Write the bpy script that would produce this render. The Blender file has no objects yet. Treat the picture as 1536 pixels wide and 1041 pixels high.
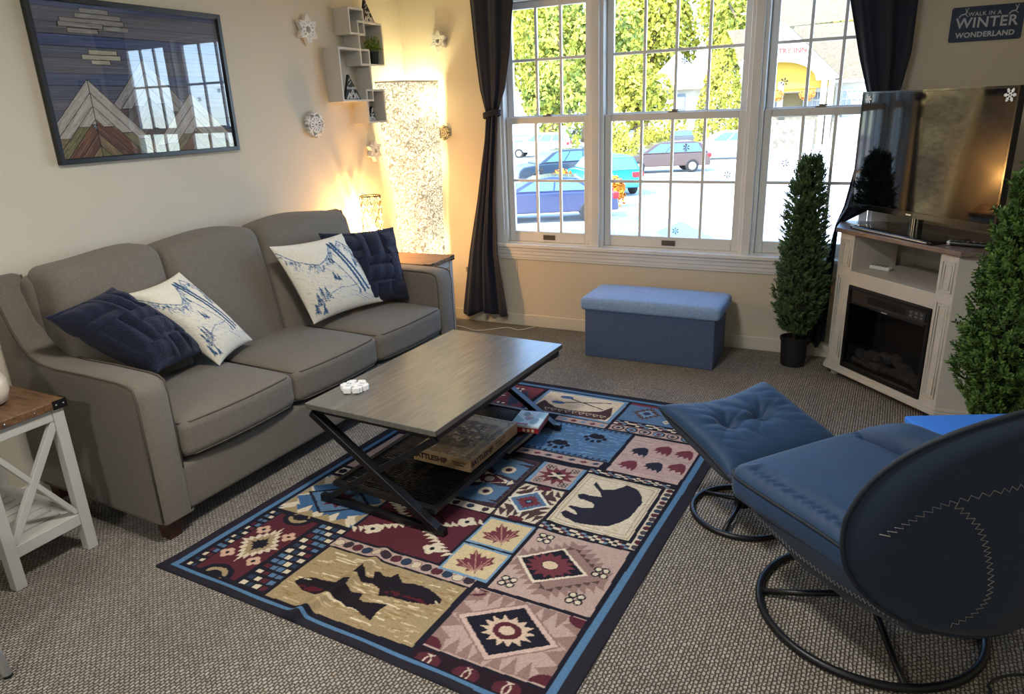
import bpy, bmesh, math, random
import numpy as np
from mathutils import Matrix, Vector

SC = bpy.context.scene
COL = SC.collection
PI = math.pi

# ------------------------------------------------------------------ camera
cam_data = bpy.data.cameras.new('camera')
cam = bpy.data.objects.new('camera', cam_data)
COL.objects.link(cam)
cam_data.sensor_width = 36.0
cam_data.lens = 1061.1 / 1536 * 36.0
cam_data.clip_start = 0.05
cam_data.clip_end = 400
cam.matrix_world = Matrix(((0.89719, -0.10872, 0.42806, 0.0),
                           (0.44006, 0.30213, -0.84562, 0.0),
                           (-0.03740, 0.94705, 0.31891, 1.55),
                           (0, 0, 0, 1)))
SC.camera = cam

# ------------------------------------------------------------------ sky, sun, exposure
world = bpy.data.worlds.new('world')
SC.world = world
world.use_nodes = True
wn = world.node_tree
wn.nodes.clear()
sky = wn.nodes.new('ShaderNodeTexSky')
sky.sky_type = 'HOSEK_WILKIE'
sky.sun_direction = (-0.35, -0.55, 0.75)
sky.turbidity = 3.0
bg = wn.nodes.new('ShaderNodeBackground')
bg.inputs['Strength'].default_value = 6.5
wo = wn.nodes.new('ShaderNodeOutputWorld')
wn.links.new(sky.outputs[0], bg.inputs[0])
wn.links.new(bg.outputs[0], wo.inputs[0])

sun_d = bpy.data.lights.new('sun', 'SUN')
sun_d.energy = 2.3
sun_d.angle = 0.01
sun_d.color = (1.0, 0.95, 0.86)
sun = bpy.data.objects.new('sun', sun_d)
COL.objects.link(sun)
sun.rotation_euler = Vector((0.35, 0.55, -0.75)).to_track_quat('-Z', 'Y').to_euler()

SC.view_settings.view_transform = 'Standard'
SC.view_settings.look = 'None'
SC.view_settings.exposure = 2.78
SC.view_settings.gamma = 1.0
SC.view_settings.use_curve_mapping = False

def portal(name, loc, size, direction):
    d = bpy.data.lights.new(name, 'AREA')
    d.shape = 'RECTANGLE'
    d.size, d.size_y = size
    d.cycles.is_portal = True
    o = bpy.data.objects.new(name, d)
    COL.objects.link(o)
    o.location = loc
    o.rotation_euler = Vector(direction).to_track_quat('-Z', 'Y').to_euler()

XL, YW, XR, YB, ZC = -3.125, 4.61, 1.30, -2.6, 2.45
WX0, WX1, WZ0, WZ1 = -2.36, 0.04, 0.60, 2.25
portal('window_portal', ((WX0 + WX1) / 2, YW + 0.16, (WZ0 + WZ1) / 2), (WX1 - WX0, WZ1 - WZ0), (0, -1, 0))
portal('fill_window_portal', (XR + 0.16, -1.35, 1.4), (.8, 1.4), (-1, 0, 0))
# unseen ceiling lights added as fill for the sofa, rug and chair
for lx, ly, le in ((-1.15, 1.5, 6.0), (-1.3, -1.1, 5.0)):
    ad_ = bpy.data.lights.new('ceiling_fill_light', 'AREA')
    ad_.shape = 'DISK'; ad_.size = 0.36; ad_.energy = le; ad_.color = (1.0, 0.97, 0.92)
    ao_ = bpy.data.objects.new('ceiling_fill_light', ad_); COL.objects.link(ao_); ao_.location = (lx, ly, ZC - 0.10)

# ------------------------------------------------------------------ helpers
def lin(c):
    c = c.lstrip('#')
    v = [int(c[i:i + 2], 16) / 255 for i in (0, 2, 4)]
    return tuple(x / 12.92 if x <= 0.04045 else ((x + 0.055) / 1.055) ** 2.4 for x in v)

class MB:
    def __init__(s):
        s.v = []; s.f = []
    def add(s, verts, faces):
        n = len(s.v)
        s.v.extend([tuple(map(float, p)) for p in verts])
        s.f.extend([tuple(int(i) + n for i in f) for f in faces])
        return s
    def box(s, x0, y0, z0, x1, y1, z1):
        v = [(x0, y0, z0), (x1, y0, z0), (x1, y1, z0), (x0, y1, z0), (x0, y0, z1), (x1, y0, z1), (x1, y1, z1), (x0, y1, z1)]
        return s.add(v, [(0, 3, 2, 1), (4, 5, 6, 7), (0, 1, 5, 4), (1, 2, 6, 5), (2, 3, 7, 6), (3, 0, 4, 7)])
    def bar(s, a, b, w, h, up=(0, 0, 1)):
        a = Vector(a); b = Vector(b); t = (b - a).normalized(); up = Vector(up)
        if abs(t.dot(up)) > 0.98: up = Vector((1, 0, 0))
        x = t.cross(up).normalized(); y = x.cross(t).normalized()
        v = []
        for p in (a, b):
            for i, j in ((-1, -1), (1, -1), (1, 1), (-1, 1)):
                v.append(p + x * (i * w / 2) + y * (j * h / 2))
        return s.add(v, [(0, 1, 2, 3), (7, 6, 5, 4), (0, 4, 5, 1), (1, 5, 6, 2), (2, 6, 7, 3), (3, 7, 4, 0)])
    def tube(s, path, r, n=8, closed=False, caps=True):
        P = [Vector(p) for p in path]; m = len(P)
        rr = r if isinstance(r, (list, tuple)) else [r] * m
        prev = None; v = []
        for i, p in enumerate(P):
            if closed: t = P[(i + 1) % m] - P[i - 1]
            else: t = P[min(i + 1, m - 1)] - P[max(i - 1, 0)]
            t.normalize()
            if prev is None:
                u = t.cross(Vector((0, 0, 1)))
                if u.length < 1e-3: u = t.cross(Vector((1, 0, 0)))
            else:
                u = prev - t * prev.dot(t)
            u.normalize(); prev = u; w = t.cross(u)
            for k in range(n):
                a = 2 * PI * k / n
                v.append(p + (u * math.cos(a) + w * math.sin(a)) * rr[i])
        f = []
        for i in range(m if closed else m - 1):
            j = (i + 1) % m
            for k in range(n):
                f.append((i * n + k, i * n + (k + 1) % n, j * n + (k + 1) % n, j * n + k))
        if caps and not closed:
            f.append(tuple(range(n - 1, -1, -1))); f.append(tuple((m - 1) * n + k for k in range(n)))
        return s.add(v, f)
    def lathe(s, prof, n=24, c=(0, 0, 0)):
        v = []; f = []; m = len(prof)
        for r, z in prof:
            for k in range(n):
                a = 2 * PI * k / n
                v.append((c[0] + r * math.cos(a), c[1] + r * math.sin(a), c[2] + z))
        for i in range(m - 1):
            for k in range(n):
                f.append((i * n + k, i * n + (k + 1) % n, (i + 1) * n + (k + 1) % n, (i + 1) * n + k))
        f.append(tuple(range(n - 1, -1, -1))); f.append(tuple((m - 1) * n + k for k in range(n)))
        return s.add(v, f)
    def prism(s, poly, fn0, fn1):
        """poly 2D list; fn0/fn1 map (a,b)->3D for the two ends"""
        n = len(poly)
        v = [fn0(*p) for p in poly] + [fn1(*p) for p in poly]
        f = [tuple(range(n - 1, -1, -1)), tuple(range(n, 2 * n))]
        for i in range(n):
            j = (i + 1) % n
            f.append((i, j, n + j, n + i))
        return s.add(v, f)
    def grid(s, P, wrap_u=False, flip=False):
        """P[i][j] -> 3D"""
        a = len(P); b = len(P[0]); v = [p for row in P for p in row]; f = []
        for i in range(a if wrap_u else a - 1):
            i2 = (i + 1) % a
            for j in range(b - 1):
                q = (i * b + j, i2 * b + j, i2 * b + j + 1, i * b + j + 1)
                f.append(q[::-1] if flip else q)
        return s.add(v, f)
    def ico(s, c, r, sub=1):
        bm = bmesh.new(); bmesh.ops.create_icosphere(bm, subdivisions=sub, radius=1)
        rr = r if isinstance(r, (tuple, list)) else (r, r, r)
        bm.verts.ensure_lookup_table()
        v = [(c[0] + p.co.x * rr[0], c[1] + p.co.y * rr[1], c[2] + p.co.z * rr[2]) for p in bm.verts]
        f = [[q.index for q in g.verts] for g in bm.faces]
        bm.free()
        return s.add(v, f)
    def rbox(s, cx, cy, cz, sx, sy, sz, r, n=6, k=4, fn=None, r3=None):
        """rounded box with half sizes; fn(p)->p deforms local points"""
        h = (sx, sy, sz)
        r = min(r, sx, sy, sz)
        def axis(a):
            a = h[a]
            e = [-a + r * (1 - math.cos(i / k * PI / 2)) for i in range(k)]
            e2 = [-x for x in reversed(e)]
            inn = [(-a + r) + (2 * a - 2 * r) * i / n for i in range(n + 1)]
            o = e + inn + e2
            d = [o[0]]
            for x in o[1:]:
                if x - d[-1] > 1e-6: d.append(x)
            return d
        ax = [axis(0), axis(1), axis(2)]
        idx = {}; V = []; F = []
        def vid(p):
            key = tuple(round(x, 6) for x in p)
            if key in idx: return idx[key]
            inner = [max(-(h[i] - r), min(h[i] - r, p[i])) for i in range(3)]
            d = Vector([p[i] - inner[i] for i in range(3)])
            if d.length > 1e-9: d = d.normalized() * r
            q = Vector(inner) + d
            if fn: q = Vector(fn(q))
            idx[key] = len(V); V.append((q.x + cx, q.y + cy, q.z + cz))
            return idx[key]
        for a in range(3):
            b, c = (a + 1) % 3, (a + 2) % 3
            for sgn in (-1, 1):
                for i in range(len(ax[b]) - 1):
                    for j in range(len(ax[c]) - 1):
                        q = []
                        for di, dj in ((0, 0), (1, 0), (1, 1), (0, 1)):
                            p = [0, 0, 0]; p[a] = sgn * h[a]; p[b] = ax[b][i + di]; p[c] = ax[c][j + dj]
                            q.append(vid(p))
                        if len(set(q)) < 3: continue
                        F.append(tuple(q if sgn > 0 else q[::-1]))
        return s.add(V, F)
    def build(s, name, mat, parent=None, smooth=False, bevel=0, sub=0, solid=0, seg=2, auto=False):
        me = bpy.data.meshes.new(name)
        me.from_pydata(s.v, [], s.f)
        me.validate(); me.update()
        if mat is not None: me.materials.append(mat)
        if smooth or auto: me.polygons.foreach_set('use_smooth', [True] * len(me.polygons))
        o = bpy.data.objects.new(name, me)
        COL.objects.link(o)
        if parent is not None: o.parent = parent
        if solid:
            m = o.modifiers.new('solid', 'SOLIDIFY'); m.thickness = solid; m.offset = 0
        if bevel:
            m = o.modifiers.new('bevel', 'BEVEL'); m.width = bevel; m.segments = seg; m.limit_method = 'ANGLE'; m.angle_limit = 0.6
            me.polygons.foreach_set('use_smooth', [True] * len(me.polygons)); m.harden_normals = True
        if sub:
            m = o.modifiers.new('sub', 'SUBSURF'); m.levels = sub; m.render_levels = sub
        if auto:
            mark_sharp(me)
        return o

def mark_sharp(me, ang=0.7):
    bm = bmesh.new(); bm.from_mesh(me)
    bm.normal_update()
    for e in bm.edges:
        if len(e.link_faces) == 2 and e.calc_face_angle(0) > ang: e.smooth = False
    bm.to_mesh(me); bm.free()

def tag(o, label, cat, group=None, kind=None):
    o['label'] = label; o['category'] = cat
    if group: o['group'] = group
    if kind: o['kind'] = kind
    return o
def thing(name, label, cat, loc=(0, 0, 0), rz=0, group=None):
    o = bpy.data.objects.new(name, None); COL.objects.link(o)
    o.empty_display_size = 0.05
    o.location = loc; o.rotation_euler = (0, 0, rz)
    return tag(o, label, cat, group)
def struct(o):
    o['kind'] = 'structure'; return o
def copy_tree(o, parent=None):
    c = o.copy(); COL.objects.link(c)
    if parent is not None: c.parent = parent
    for ch in list(o.children): copy_tree(ch, c)
    return c

# ------------------------------------------------------------------ materials
MATS = {}
def M(name, col, rough=0.5, metal=0.0, bump=0.0, bscale=200, var=0.0, vscale=8, spec=0.5, coat=0.0, sheen=0.0, emit=None, estr=1.0, trans=0.0, stretch=None):
    if name in MATS: return MATS[name]
    m = bpy.data.materials.new(name); m.use_nodes = True
    nt = m.node_tree; b = nt.nodes['Principled BSDF']
    c = lin(col) if isinstance(col, str) else col
    b.inputs['Base Color'].default_value = (*c, 1)
    b.inputs['Roughness'].default_value = rough
    b.inputs['Metallic'].default_value = metal
    b.inputs['Specular IOR Level'].default_value = spec
    b.inputs['Coat Weight'].default_value = coat
    b.inputs['Sheen Weight'].default_value = sheen
    if emit:
        b.inputs['Emission Color'].default_value = (*lin(emit), 1); b.inputs['Emission Strength'].default_value = estr
    tc = nt.nodes.new('ShaderNodeTexCoord'); mp = nt.nodes.new('ShaderNodeMapping')
    nt.links.new(tc.outputs['Object'], mp.inputs['Vector'])
    if stretch: mp.inputs['Scale'].default_value = stretch
    if var:
        n = nt.nodes.new('ShaderNodeTexNoise'); n.inputs['Scale'].default_value = vscale; n.inputs['Detail'].default_value = 6
        nt.links.new(mp.outputs[0], n.inputs['Vector'])
        r = nt.nodes.new('ShaderNodeMapRange'); r.inputs[1].default_value = 0.3; r.inputs[2].default_value = 0.7
        r.inputs[3].default_value = 1 - var; r.inputs[4].default_value = 1 + var
        nt.links.new(n.outputs['Fac'], r.inputs[0])
        x = nt.nodes.new('ShaderNodeMix'); x.data_type = 'RGBA'; x.blend_type = 'MULTIPLY'; x.inputs[0].default_value = 1
        x.inputs[6].default_value = (*c, 1)
        nt.links.new(r.outputs[0], x.inputs[7]); nt.links.new(x.outputs[2], b.inputs['Base Color'])
    if bump:
        n = nt.nodes.new('ShaderNodeTexNoise'); n.inputs['Scale'].default_value = bscale; n.inputs['Detail'].default_value = 3
        nt.links.new(mp.outputs[0], n.inputs['Vector'])
        bp = nt.nodes.new('ShaderNodeBump'); bp.inputs['Strength'].default_value = bump; bp.inputs['Distance'].default_value = 0.01
        nt.links.new(n.outputs['Fac'], bp.inputs['Height']); nt.links.new(bp.outputs[0], b.inputs['Normal'])
    MATS[name] = m
    return m

def ramp(nt, stops):
    r = nt.nodes.new('ShaderNodeValToRGB')
    el = r.color_ramp.elements
    while len(el) < len(stops): el.new(0.5)
    for e, (p, c) in zip(el, stops):
        e.position = p; e.color = (*(lin(c) if isinstance(c, str) else c), 1)
    return r

def wood_mat(name, stops, scale=(1, 12, 12), rough=0.45, nscale=3.0, planks=None, coat=0.0, spec=0.5):
    m = bpy.data.materials.new(name); m.use_nodes = True
    nt = m.node_tree; b = nt.nodes['Principled BSDF']; b.inputs['Roughness'].default_value = rough
    b.inputs['Coat Weight'].default_value = coat; b.inputs['Specular IOR Level'].default_value = spec
    tc = nt.nodes.new('ShaderNodeTexCoord'); mp = nt.nodes.new('ShaderNodeMapping'); mp.inputs['Scale'].default_value = scale
    nt.links.new(tc.outputs['Object'], mp.inputs[0])
    n = nt.nodes.new('ShaderNodeTexNoise'); n.inputs['Scale'].default_value = nscale; n.inputs['Detail'].default_value = 8; n.inputs['Distortion'].default_value = 0.6
    nt.links.new(mp.outputs[0], n.inputs['Vector'])
    r = ramp(nt, stops); nt.links.new(n.outputs['Fac'], r.inputs[0]); nt.links.new(r.outputs[0], b.inputs['Base Color'])
    bp = nt.nodes.new('ShaderNodeBump'); bp.inputs['Strength'].default_value = 0.1; bp.inputs['Distance'].default_value = 0.003
    nt.links.new(n.outputs['Fac'], bp.inputs['Height']); nt.links.new(bp.outputs[0], b.inputs['Normal'])
    return m

def attr_mat(name, rough=0.9, bump=0.3, bscale=300, spec=0.2, var=0.12, vscale=60, sheen=0.0):
    m = bpy.data.materials.new(name); m.use_nodes = True
    nt = m.node_tree; b = nt.nodes['Principled BSDF']; b.inputs['Roughness'].default_value = rough
    b.inputs['Specular IOR Level'].default_value = spec; b.inputs['Sheen Weight'].default_value = sheen
    a = nt.nodes.new('ShaderNodeVertexColor'); a.layer_name = 'pattern'
    tc = nt.nodes.new('ShaderNodeTexCoord')
    n = nt.nodes.new('ShaderNodeTexNoise'); n.inputs['Scale'].default_value = vscale; n.inputs['Detail'].default_value = 5
    nt.links.new(tc.outputs['Object'], n.inputs['Vector'])
    r = nt.nodes.new('ShaderNodeMapRange'); r.inputs[1].default_value = 0.3; r.inputs[2].default_value = 0.7; r.inputs[3].default_value = 1 - var; r.inputs[4].default_value = 1 + var
    nt.links.new(n.outputs['Fac'], r.inputs[0])
    x = nt.nodes.new('ShaderNodeMix'); x.data_type = 'RGBA'; x.blend_type = 'MULTIPLY'; x.inputs[0].default_value = 1
    nt.links.new(a.outputs[0], x.inputs[6]); nt.links.new(r.outputs[0], x.inputs[7]); nt.links.new(x.outputs[2], b.inputs['Base Color'])
    n2 = nt.nodes.new('ShaderNodeTexNoise'); n2.inputs['Scale'].default_value = bscale
    nt.links.new(tc.outputs['Object'], n2.inputs['Vector'])
    bp = nt.nodes.new('ShaderNodeBump'); bp.inputs['Strength'].default_value = bump; bp.inputs['Distance'].default_value = 0.004
    nt.links.new(n2.outputs['Fac'], bp.inputs['Height']); nt.links.new(bp.outputs[0], b.inputs['Normal'])
    return m

def set_pattern(o, cols):
    me = o.data
    a = me.color_attributes.new('pattern', 'FLOAT_COLOR', 'POINT')
    c = np.ones((len(me.vertices), 4), np.float32); c[:, :3] = cols
    a.data.foreach_set('color', c.ravel())

class Canvas:
    """little raster for surface patterns; coordinates in design units, origin (x0,y0)"""
    def __init__(s, x0, y0, x1, y1, res, bgc):
        s.x0, s.y0, s.res = x0, y0, res
        s.w = int((x1 - x0) * res) + 1; s.h = int((y1 - y0) * res) + 1
        s.a = np.zeros((s.h, s.w, 3), np.float32); s.a[:] = lin(bgc)
        s.rng = np.random.default_rng(5)
    def poly(s, pts, c):
        p = [((x - s.x0) * s.res, (y - s.y0) * s.res) for x, y in pts]
        xs = [q[0] for q in p]; ys = [q[1] for q in p]
        i0, i1 = max(0, int(min(xs))), min(s.w - 1, int(max(xs)) + 1)
        j0, j1 = max(0, int(min(ys))), min(s.h - 1, int(max(ys)) + 1)
        if i1 < i0 or j1 < j0: return
        X, Y = np.meshgrid(np.arange(i0, i1 + 1), np.arange(j0, j1 + 1))
        ins = np.zeros(X.shape, bool)
        n = len(p)
        for k in range(n):
            xa, ya = p[k]; xb, yb = p[(k + 1) % n]
            if ya == yb: continue
            cnd = ((ya > Y) != (yb > Y)) & (X < (xb - xa) * (Y - ya) / (yb - ya) + xa)
            ins ^= cnd
        s.a[j0:j1 + 1, i0:i1 + 1][ins] = lin(c)
    def rect(s, x0, y0, x1, y1, c): s.poly([(x0, y0), (x1, y0), (x1, y1), (x0, y1)], c)
    def disc(s, x, y, rx, c, ry=None, n=20):
        ry = ry or rx
        s.poly([(x + rx * math.cos(2 * PI * k / n), y + ry * math.sin(2 * PI * k / n)) for k in range(n)], c)
    def line(s, p, q, w, c):
        dx, dy = q[0] - p[0], q[1] - p[1]; l = math.hypot(dx, dy) or 1
        nx, ny = -dy / l * w / 2, dx / l * w / 2
        s.poly([(p[0] + nx, p[1] + ny), (q[0] + nx, q[1] + ny), (q[0] - nx, q[1] - ny), (p[0] - nx, p[1] - ny)], c)
    def path(s, pts, w, c):
        for a, b in zip(pts, pts[1:]): s.line(a, b, w, c)
    def sample(s, x, y):
        i = np.clip(((np.asarray(x) - s.x0) * s.res).astype(int), 0, s.w - 1)
        j = np.clip(((np.asarray(y) - s.y0) * s.res).astype(int), 0, s.h - 1)
        return s.a[j, i]

# shared materials
WHITE = M('white_paint', '#d9d8d4', 0.4, var=0.03)
TRIM = M('trim_paint', '#d6d5d1', 0.35, var=0.02)
BLACKM = M('black_metal', '#17181b', 0.38, 0.3, bump=0.05, bscale=400)
BLACKP = M('black_plastic', '#0e0f12', 0.3)
CHROME = M('chrome', '#c9c9c9', 0.15, 1.0)
# ------------------------------------------------------------------ the room shell
def carpet_mat():
    m = bpy.data.materials.new('carpet'); m.use_nodes = True
    nt = m.node_tree; b = nt.nodes['Principled BSDF']; b.inputs['Roughness'].default_value = 0.95; b.inputs['Specular IOR Level'].default_value = 0.15
    N = nt.nodes.new; Lk = nt.links.new
    tc = N('ShaderNodeTexCoord'); mp = N('ShaderNodeMapping'); mp.inputs['Rotation'].default_value = (0, 0, 0.03)
    Lk(tc.outputs['Object'], mp.inputs[0])
    n0 = N('ShaderNodeTexNoise'); n0.inputs['Scale'].default_value = 70; n0.inputs['Detail'].default_value = 2
    Lk(mp.outputs[0], n0.inputs['Vector'])
    off = N('ShaderNodeVectorMath'); off.operation = 'SCALE'; off.inputs[3].default_value = 0.011
    Lk(n0.outputs['Color'], off.inputs[0])
    ad = N('ShaderNodeVectorMath'); ad.operation = 'ADD'; Lk(mp.outputs[0], ad.inputs[0]); Lk(off.outputs[0], ad.inputs[1])
    sw = N('ShaderNodeMapping'); sw.inputs['Rotation'].default_value = (0, 0, PI / 2); Lk(ad.outputs[0], sw.inputs[0])
    br = N('ShaderNodeTexBrick'); br.offset = 0.5
    for k, v in (('Scale', 1.0), ('Mortar Size', 0.0032), ('Mortar Smooth', 1.0), ('Brick Width', 0.0165), ('Row Height', 0.0115), ('Bias', 0.0)):
        br.inputs[k].default_value = v
    br.inputs['Color1'].default_value = (*lin('#aea79c'), 1); br.inputs['Color2'].default_value = (*lin('#968e82'), 1)
    br.inputs['Mortar'].default_value = (*lin('#564e45'), 1)
    Lk(sw.outputs[0], br.inputs['Vector'])
    n1 = N('ShaderNodeTexNoise'); n1.inputs['Scale'].default_value = 3; n1.inputs['Detail'].default_value = 4; Lk(mp.outputs[0], n1.inputs['Vector'])
    r1 = N('ShaderNodeMapRange'); r1.inputs[1].default_value = .3; r1.inputs[2].default_value = .7; r1.inputs[3].default_value = .9; r1.inputs[4].default_value = 1.1
    Lk(n1.outputs['Fac'], r1.inputs[0])
    x = N('ShaderNodeMix'); x.data_type = 'RGBA'; x.blend_type = 'MULTIPLY'; x.inputs[0].default_value = 1
    Lk(br.outputs['Color'], x.inputs[6]); Lk(r1.outputs[0], x.inputs[7]); Lk(x.outputs[2], b.inputs['Base Color'])
    bp = N('ShaderNodeBump'); bp.inputs['Strength'].default_value = 0.9; bp.inputs['Distance'].default_value = 0.006; bp.invert = True
    Lk(br.outputs['Fac'], bp.inputs['Height']); Lk(bp.outputs[0], b.inputs['Normal'])
    return m

WALL = M('wall_paint', '#c9c0ad', 0.75, bump=0.08, bscale=120, var=0.02, vscale=3)
T = 0.14
struct(MB().box(XL - T, YB - T, -0.12, XR + T, YW + T, 0).build('floor', carpet_mat()))
struct(MB().box(XL - T, YB - T, ZC, XR + T, YW + T, ZC + 0.15).build('ceiling', M('ceiling_paint', '#dcd9d0', 0.9)))
struct(MB().box(XL - T, YB - T, 0, XL, YW + T, ZC).build('wall_left', WALL))
w = MB()
w.box(XL, YW, 0, WX0, YW + T, ZC); w.box(WX1, YW, 0, XR, YW + T, ZC)
w.box(WX0, YW, 0, WX1, YW + T, WZ0); w.box(WX0, YW, WZ1, WX1, YW + T, ZC)
struct(w.build('wall_far', WALL))
w = MB()
w.box(XR, YB, 0, XR + T, -1.75, ZC); w.box(XR, -0.95, 0, XR + T, YW + T, ZC)
w.box(XR, -1.75, 0, XR + T, -0.95, 0.7); w.box(XR, -1.75, 2.1, XR + T, -0.95, ZC)
struct(w.build('wall_right', WALL))
struct(MB().box(XL, YB - T, 0, XR + T, YB, ZC).build('wall_back', WALL))
BASE = M('baseboard_paint', '#cfc9ba', 0.45, var=0.02)
struct(MB().box(XL + 0.014, YW - 0.014, 0, XR, YW, 0.088).build('baseboard_far', BASE, bevel=0.004))
struct(MB().box(XL, YB, 0, XL + 0.014, YW, 0.088).build('baseboard_left', BASE, bevel=0.004))
struct(MB().box(XR - 0.014, YB, 0, XR, YW - 0.014, 0.088).build('baseboard_right', BASE, bevel=0.004))
# panel joint battens of the far wall (the seams seen below the sill and in the corner)
struct(MB().box(-2.27, YW - 0.004, 0.088, -2.262, YW, 0.50).build('trim_1', WALL))

def glass_mat(name='window_glass', tint=(1, 1, 1), rough=0.0, ior=1.45):
    m = bpy.data.materials.new(name); m.use_nodes = True
    nt = m.node_tree; nt.nodes.clear()
    o = nt.nodes.new('ShaderNodeOutputMaterial'); t = nt.nodes.new('ShaderNodeBsdfTransparent'); g = nt.nodes.new('ShaderNodeBsdfGlossy')
    t.inputs[0].default_value = (*tint, 1); g.inputs['Roughness'].default_value = rough
    f0 = nt.nodes.new('ShaderNodeFresnel'); f0.inputs[0].default_value = ior
    ge = nt.nodes.new('ShaderNodeNewGeometry'); f = nt.nodes.new('ShaderNodeMath'); f.operation = 'MULTIPLY_ADD'   # reflect on the outer faces only
    f.inputs[1].default_value = -1.0; nt.links.new(ge.outputs['Backfacing'], f.inputs[0])
    f.inputs[2].default_value = 1.0
    fm = nt.nodes.new('ShaderNodeMath'); fm.operation = 'MULTIPLY'; nt.links.new(f0.outputs[0], fm.inputs[0]); nt.links.new(f.outputs[0], fm.inputs[1]); f = fm
    x = nt.nodes.new('ShaderNodeMixShader')
    nt.links.new(f.outputs[0], x.inputs[0]); nt.links.new(t.outputs[0], x.inputs[1]); nt.links.new(g.outputs[0], x.inputs[2]); nt.links.new(x.outputs[0], o.inputs[0])
    return m
GLASS = glass_mat()

def sash(parent, name, x0, x1, z0, z1, y, cols, rows, zm, rail=0.045, bottom=None, top=None):
    d = 0.032
    bt = bottom or rail; tp = top or rail
    f = MB()
    f.box(x0, y, z0, x0 + rail, y + d, z1); f.box(x1 - rail, y, z0, x1, y + d, z1)
    f.box(x0 + rail, y, z0, x1 - rail, y + d, z0 + bt); f.box(x0 + rail, y, z1 - tp, x1 - rail, y + d, z1)
    o = f.build('sash', TRIM, parent, bevel=0.005)
    g = MB()
    gx0, gx1, gz0, gz1 = x0 + rail, x1 - rail, z0 + bt, z1 - tp
    for i in range(1, cols):
        x = gx0 + (gx1 - gx0) * i / cols
        g.box(x - 0.009, y + 0.004, gz0, x + 0.009, y + 0.026, gz1)
    g.box(gx0, y + 0.0045, zm - 0.009, gx1, y + 0.0255, zm + 0.009)
    g.build('muntins', TRIM, o, bevel=0.003)
    MB().box(gx0, y + 0.0135, gz0, gx1, y + 0.0165, gz1).build('pane', GLASS, o)
    return o
win = struct(thing('window_1', 'white triple window of divided panes looking onto the parking lot', 'window'))
fr = MB()
fr.box(WX0, YW, WZ0, WX0 + 0.03, YW + T, WZ1); fr.box(WX1 - 0.03, YW, WZ0, WX1, YW + T, WZ1)
fr.box(WX0 + .03, YW, WZ1 - 0.03, WX1 - .03, YW + T, WZ1); fr.box(WX0 + .03, YW + 0.02, WZ0, WX1 - .03, YW + T, WZ0 + 0.03)
fr.build('frame', TRIM, win, bevel=0.003)
cs = MB()
cs.box(WX0 - 0.075, YW - 0.018, WZ0 + .02, WX0 + 0.012, YW, WZ1); cs.box(WX1 - 0.012, YW - 0.018, WZ0 + .02, WX1 + 0.075, YW, WZ1)
cs.box(WX0 - 0.075, YW - 0.018, WZ1, WX1 + 0.075, YW, WZ1 + 0.08)
cs.build('casing', TRIM, win, bevel=0.005)
for xm in (-1.655, -0.658):
    mm = MB(); mm.box(xm - 0.05, YW + 0.01, WZ0 + 0.02, xm + 0.05, YW + 0.11, WZ1 - 0.03)
    mm.box(xm - 0.026, YW - 0.012, WZ0 + 0.02, xm + 0.026, YW + 0.01, WZ1 - 0.03)
    mm.build('mullion', TRIM, win, bevel=0.004)
st = MB(); st.box(WX0 - 0.08, YW - 0.045, 0.595, WX1 + 0.08, YW + 0.02, 0.622)
st.build('stool', TRIM, win, bevel=0.006)
ap = MB()
ap.box(WX0 - 0.06, YW - 0.03, 0.572, WX1 + 0.06, YW, 0.595); ap.box(WX0 - 0.06, YW - 0.022, 0.545, WX1 + 0.06, YW, 0.572)
ap.box(WX0 - 0.06, YW - 0.016, 0.520, WX1 + 0.06, YW, 0.545); ap.box(WX0 - 0.06, YW - 0.011, 0.505, WX1 + 0.06, YW, 0.520)
ap.build('apron', TRIM, win, bevel=0.003)
LOCK = M('window_lock_bronze', '#6a6259', 0.35, 0.6)
for x0, x1, c in ((-2.328, -1.706, 3), (-1.604, -0.709, 4), (-0.607, 0.008, 3)):
    sash(win, 'u', x0, x1, 1.455, WZ1 - 0.03, YW + 0.075, c, 2, 1.857)
    sash(win, 'l', x0, x1, WZ0 + 0.03, 1.492, YW + 0.036, c, 2, 1.063, bottom=0.075)
    xc = (x0 + x1) / 2
    lk = MB(); lk.box(xc - 0.03, YW + 0.04, 1.492, xc + 0.03, YW + 0.066, 1.5); lk.bar((xc - 0.005, YW + 0.05, 1.502), (xc + 0.035, YW + 0.038, 1.506), 0.01, 0.008)
    lk.lathe([(0.011, 0), (0.011, 0.012)], 12, (xc, YW + 0.053, 1.498)); lk.build('sash_lock', LOCK, win)
    lf = MB(); lf.box(xc - 0.045, YW + 0.031, 0.648, xc + 0.045, YW + 0.036, 0.682)
    lf.box(xc - 0.036, YW + 0.026, 0.653, xc + 0.036, YW + 0.031, 0.659)
    lf.build('sash_lift', LOCK, win)

for k, (lx, ly) in enumerate(((-1.15, 1.5), (-1.3, -1.1))):  # out-of-view fixture bodies modelled around the added fill lights
    t = thing('fill_ceiling_fixture', ('round flush ceiling light added for fill above the coffee table', 'round flush ceiling light added for fill behind the camera')[k], 'ceiling light', (lx, ly, ZC), 0, 'added ceiling fill lights')
    MB().lathe([(.20, 0), (.20, -.03), (.17, -.035), (.17, 0)], 32).build('rim', CHROME, t)
    MB().lathe([(.165, -.02), (.15, -.055), (.10, -.08), (.0, -.09)], 32).build('diffuser', M('opal_glass', '#f2ead8', .4, emit='#fff0d4', estr=1.2), t, smooth=True)
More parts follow.
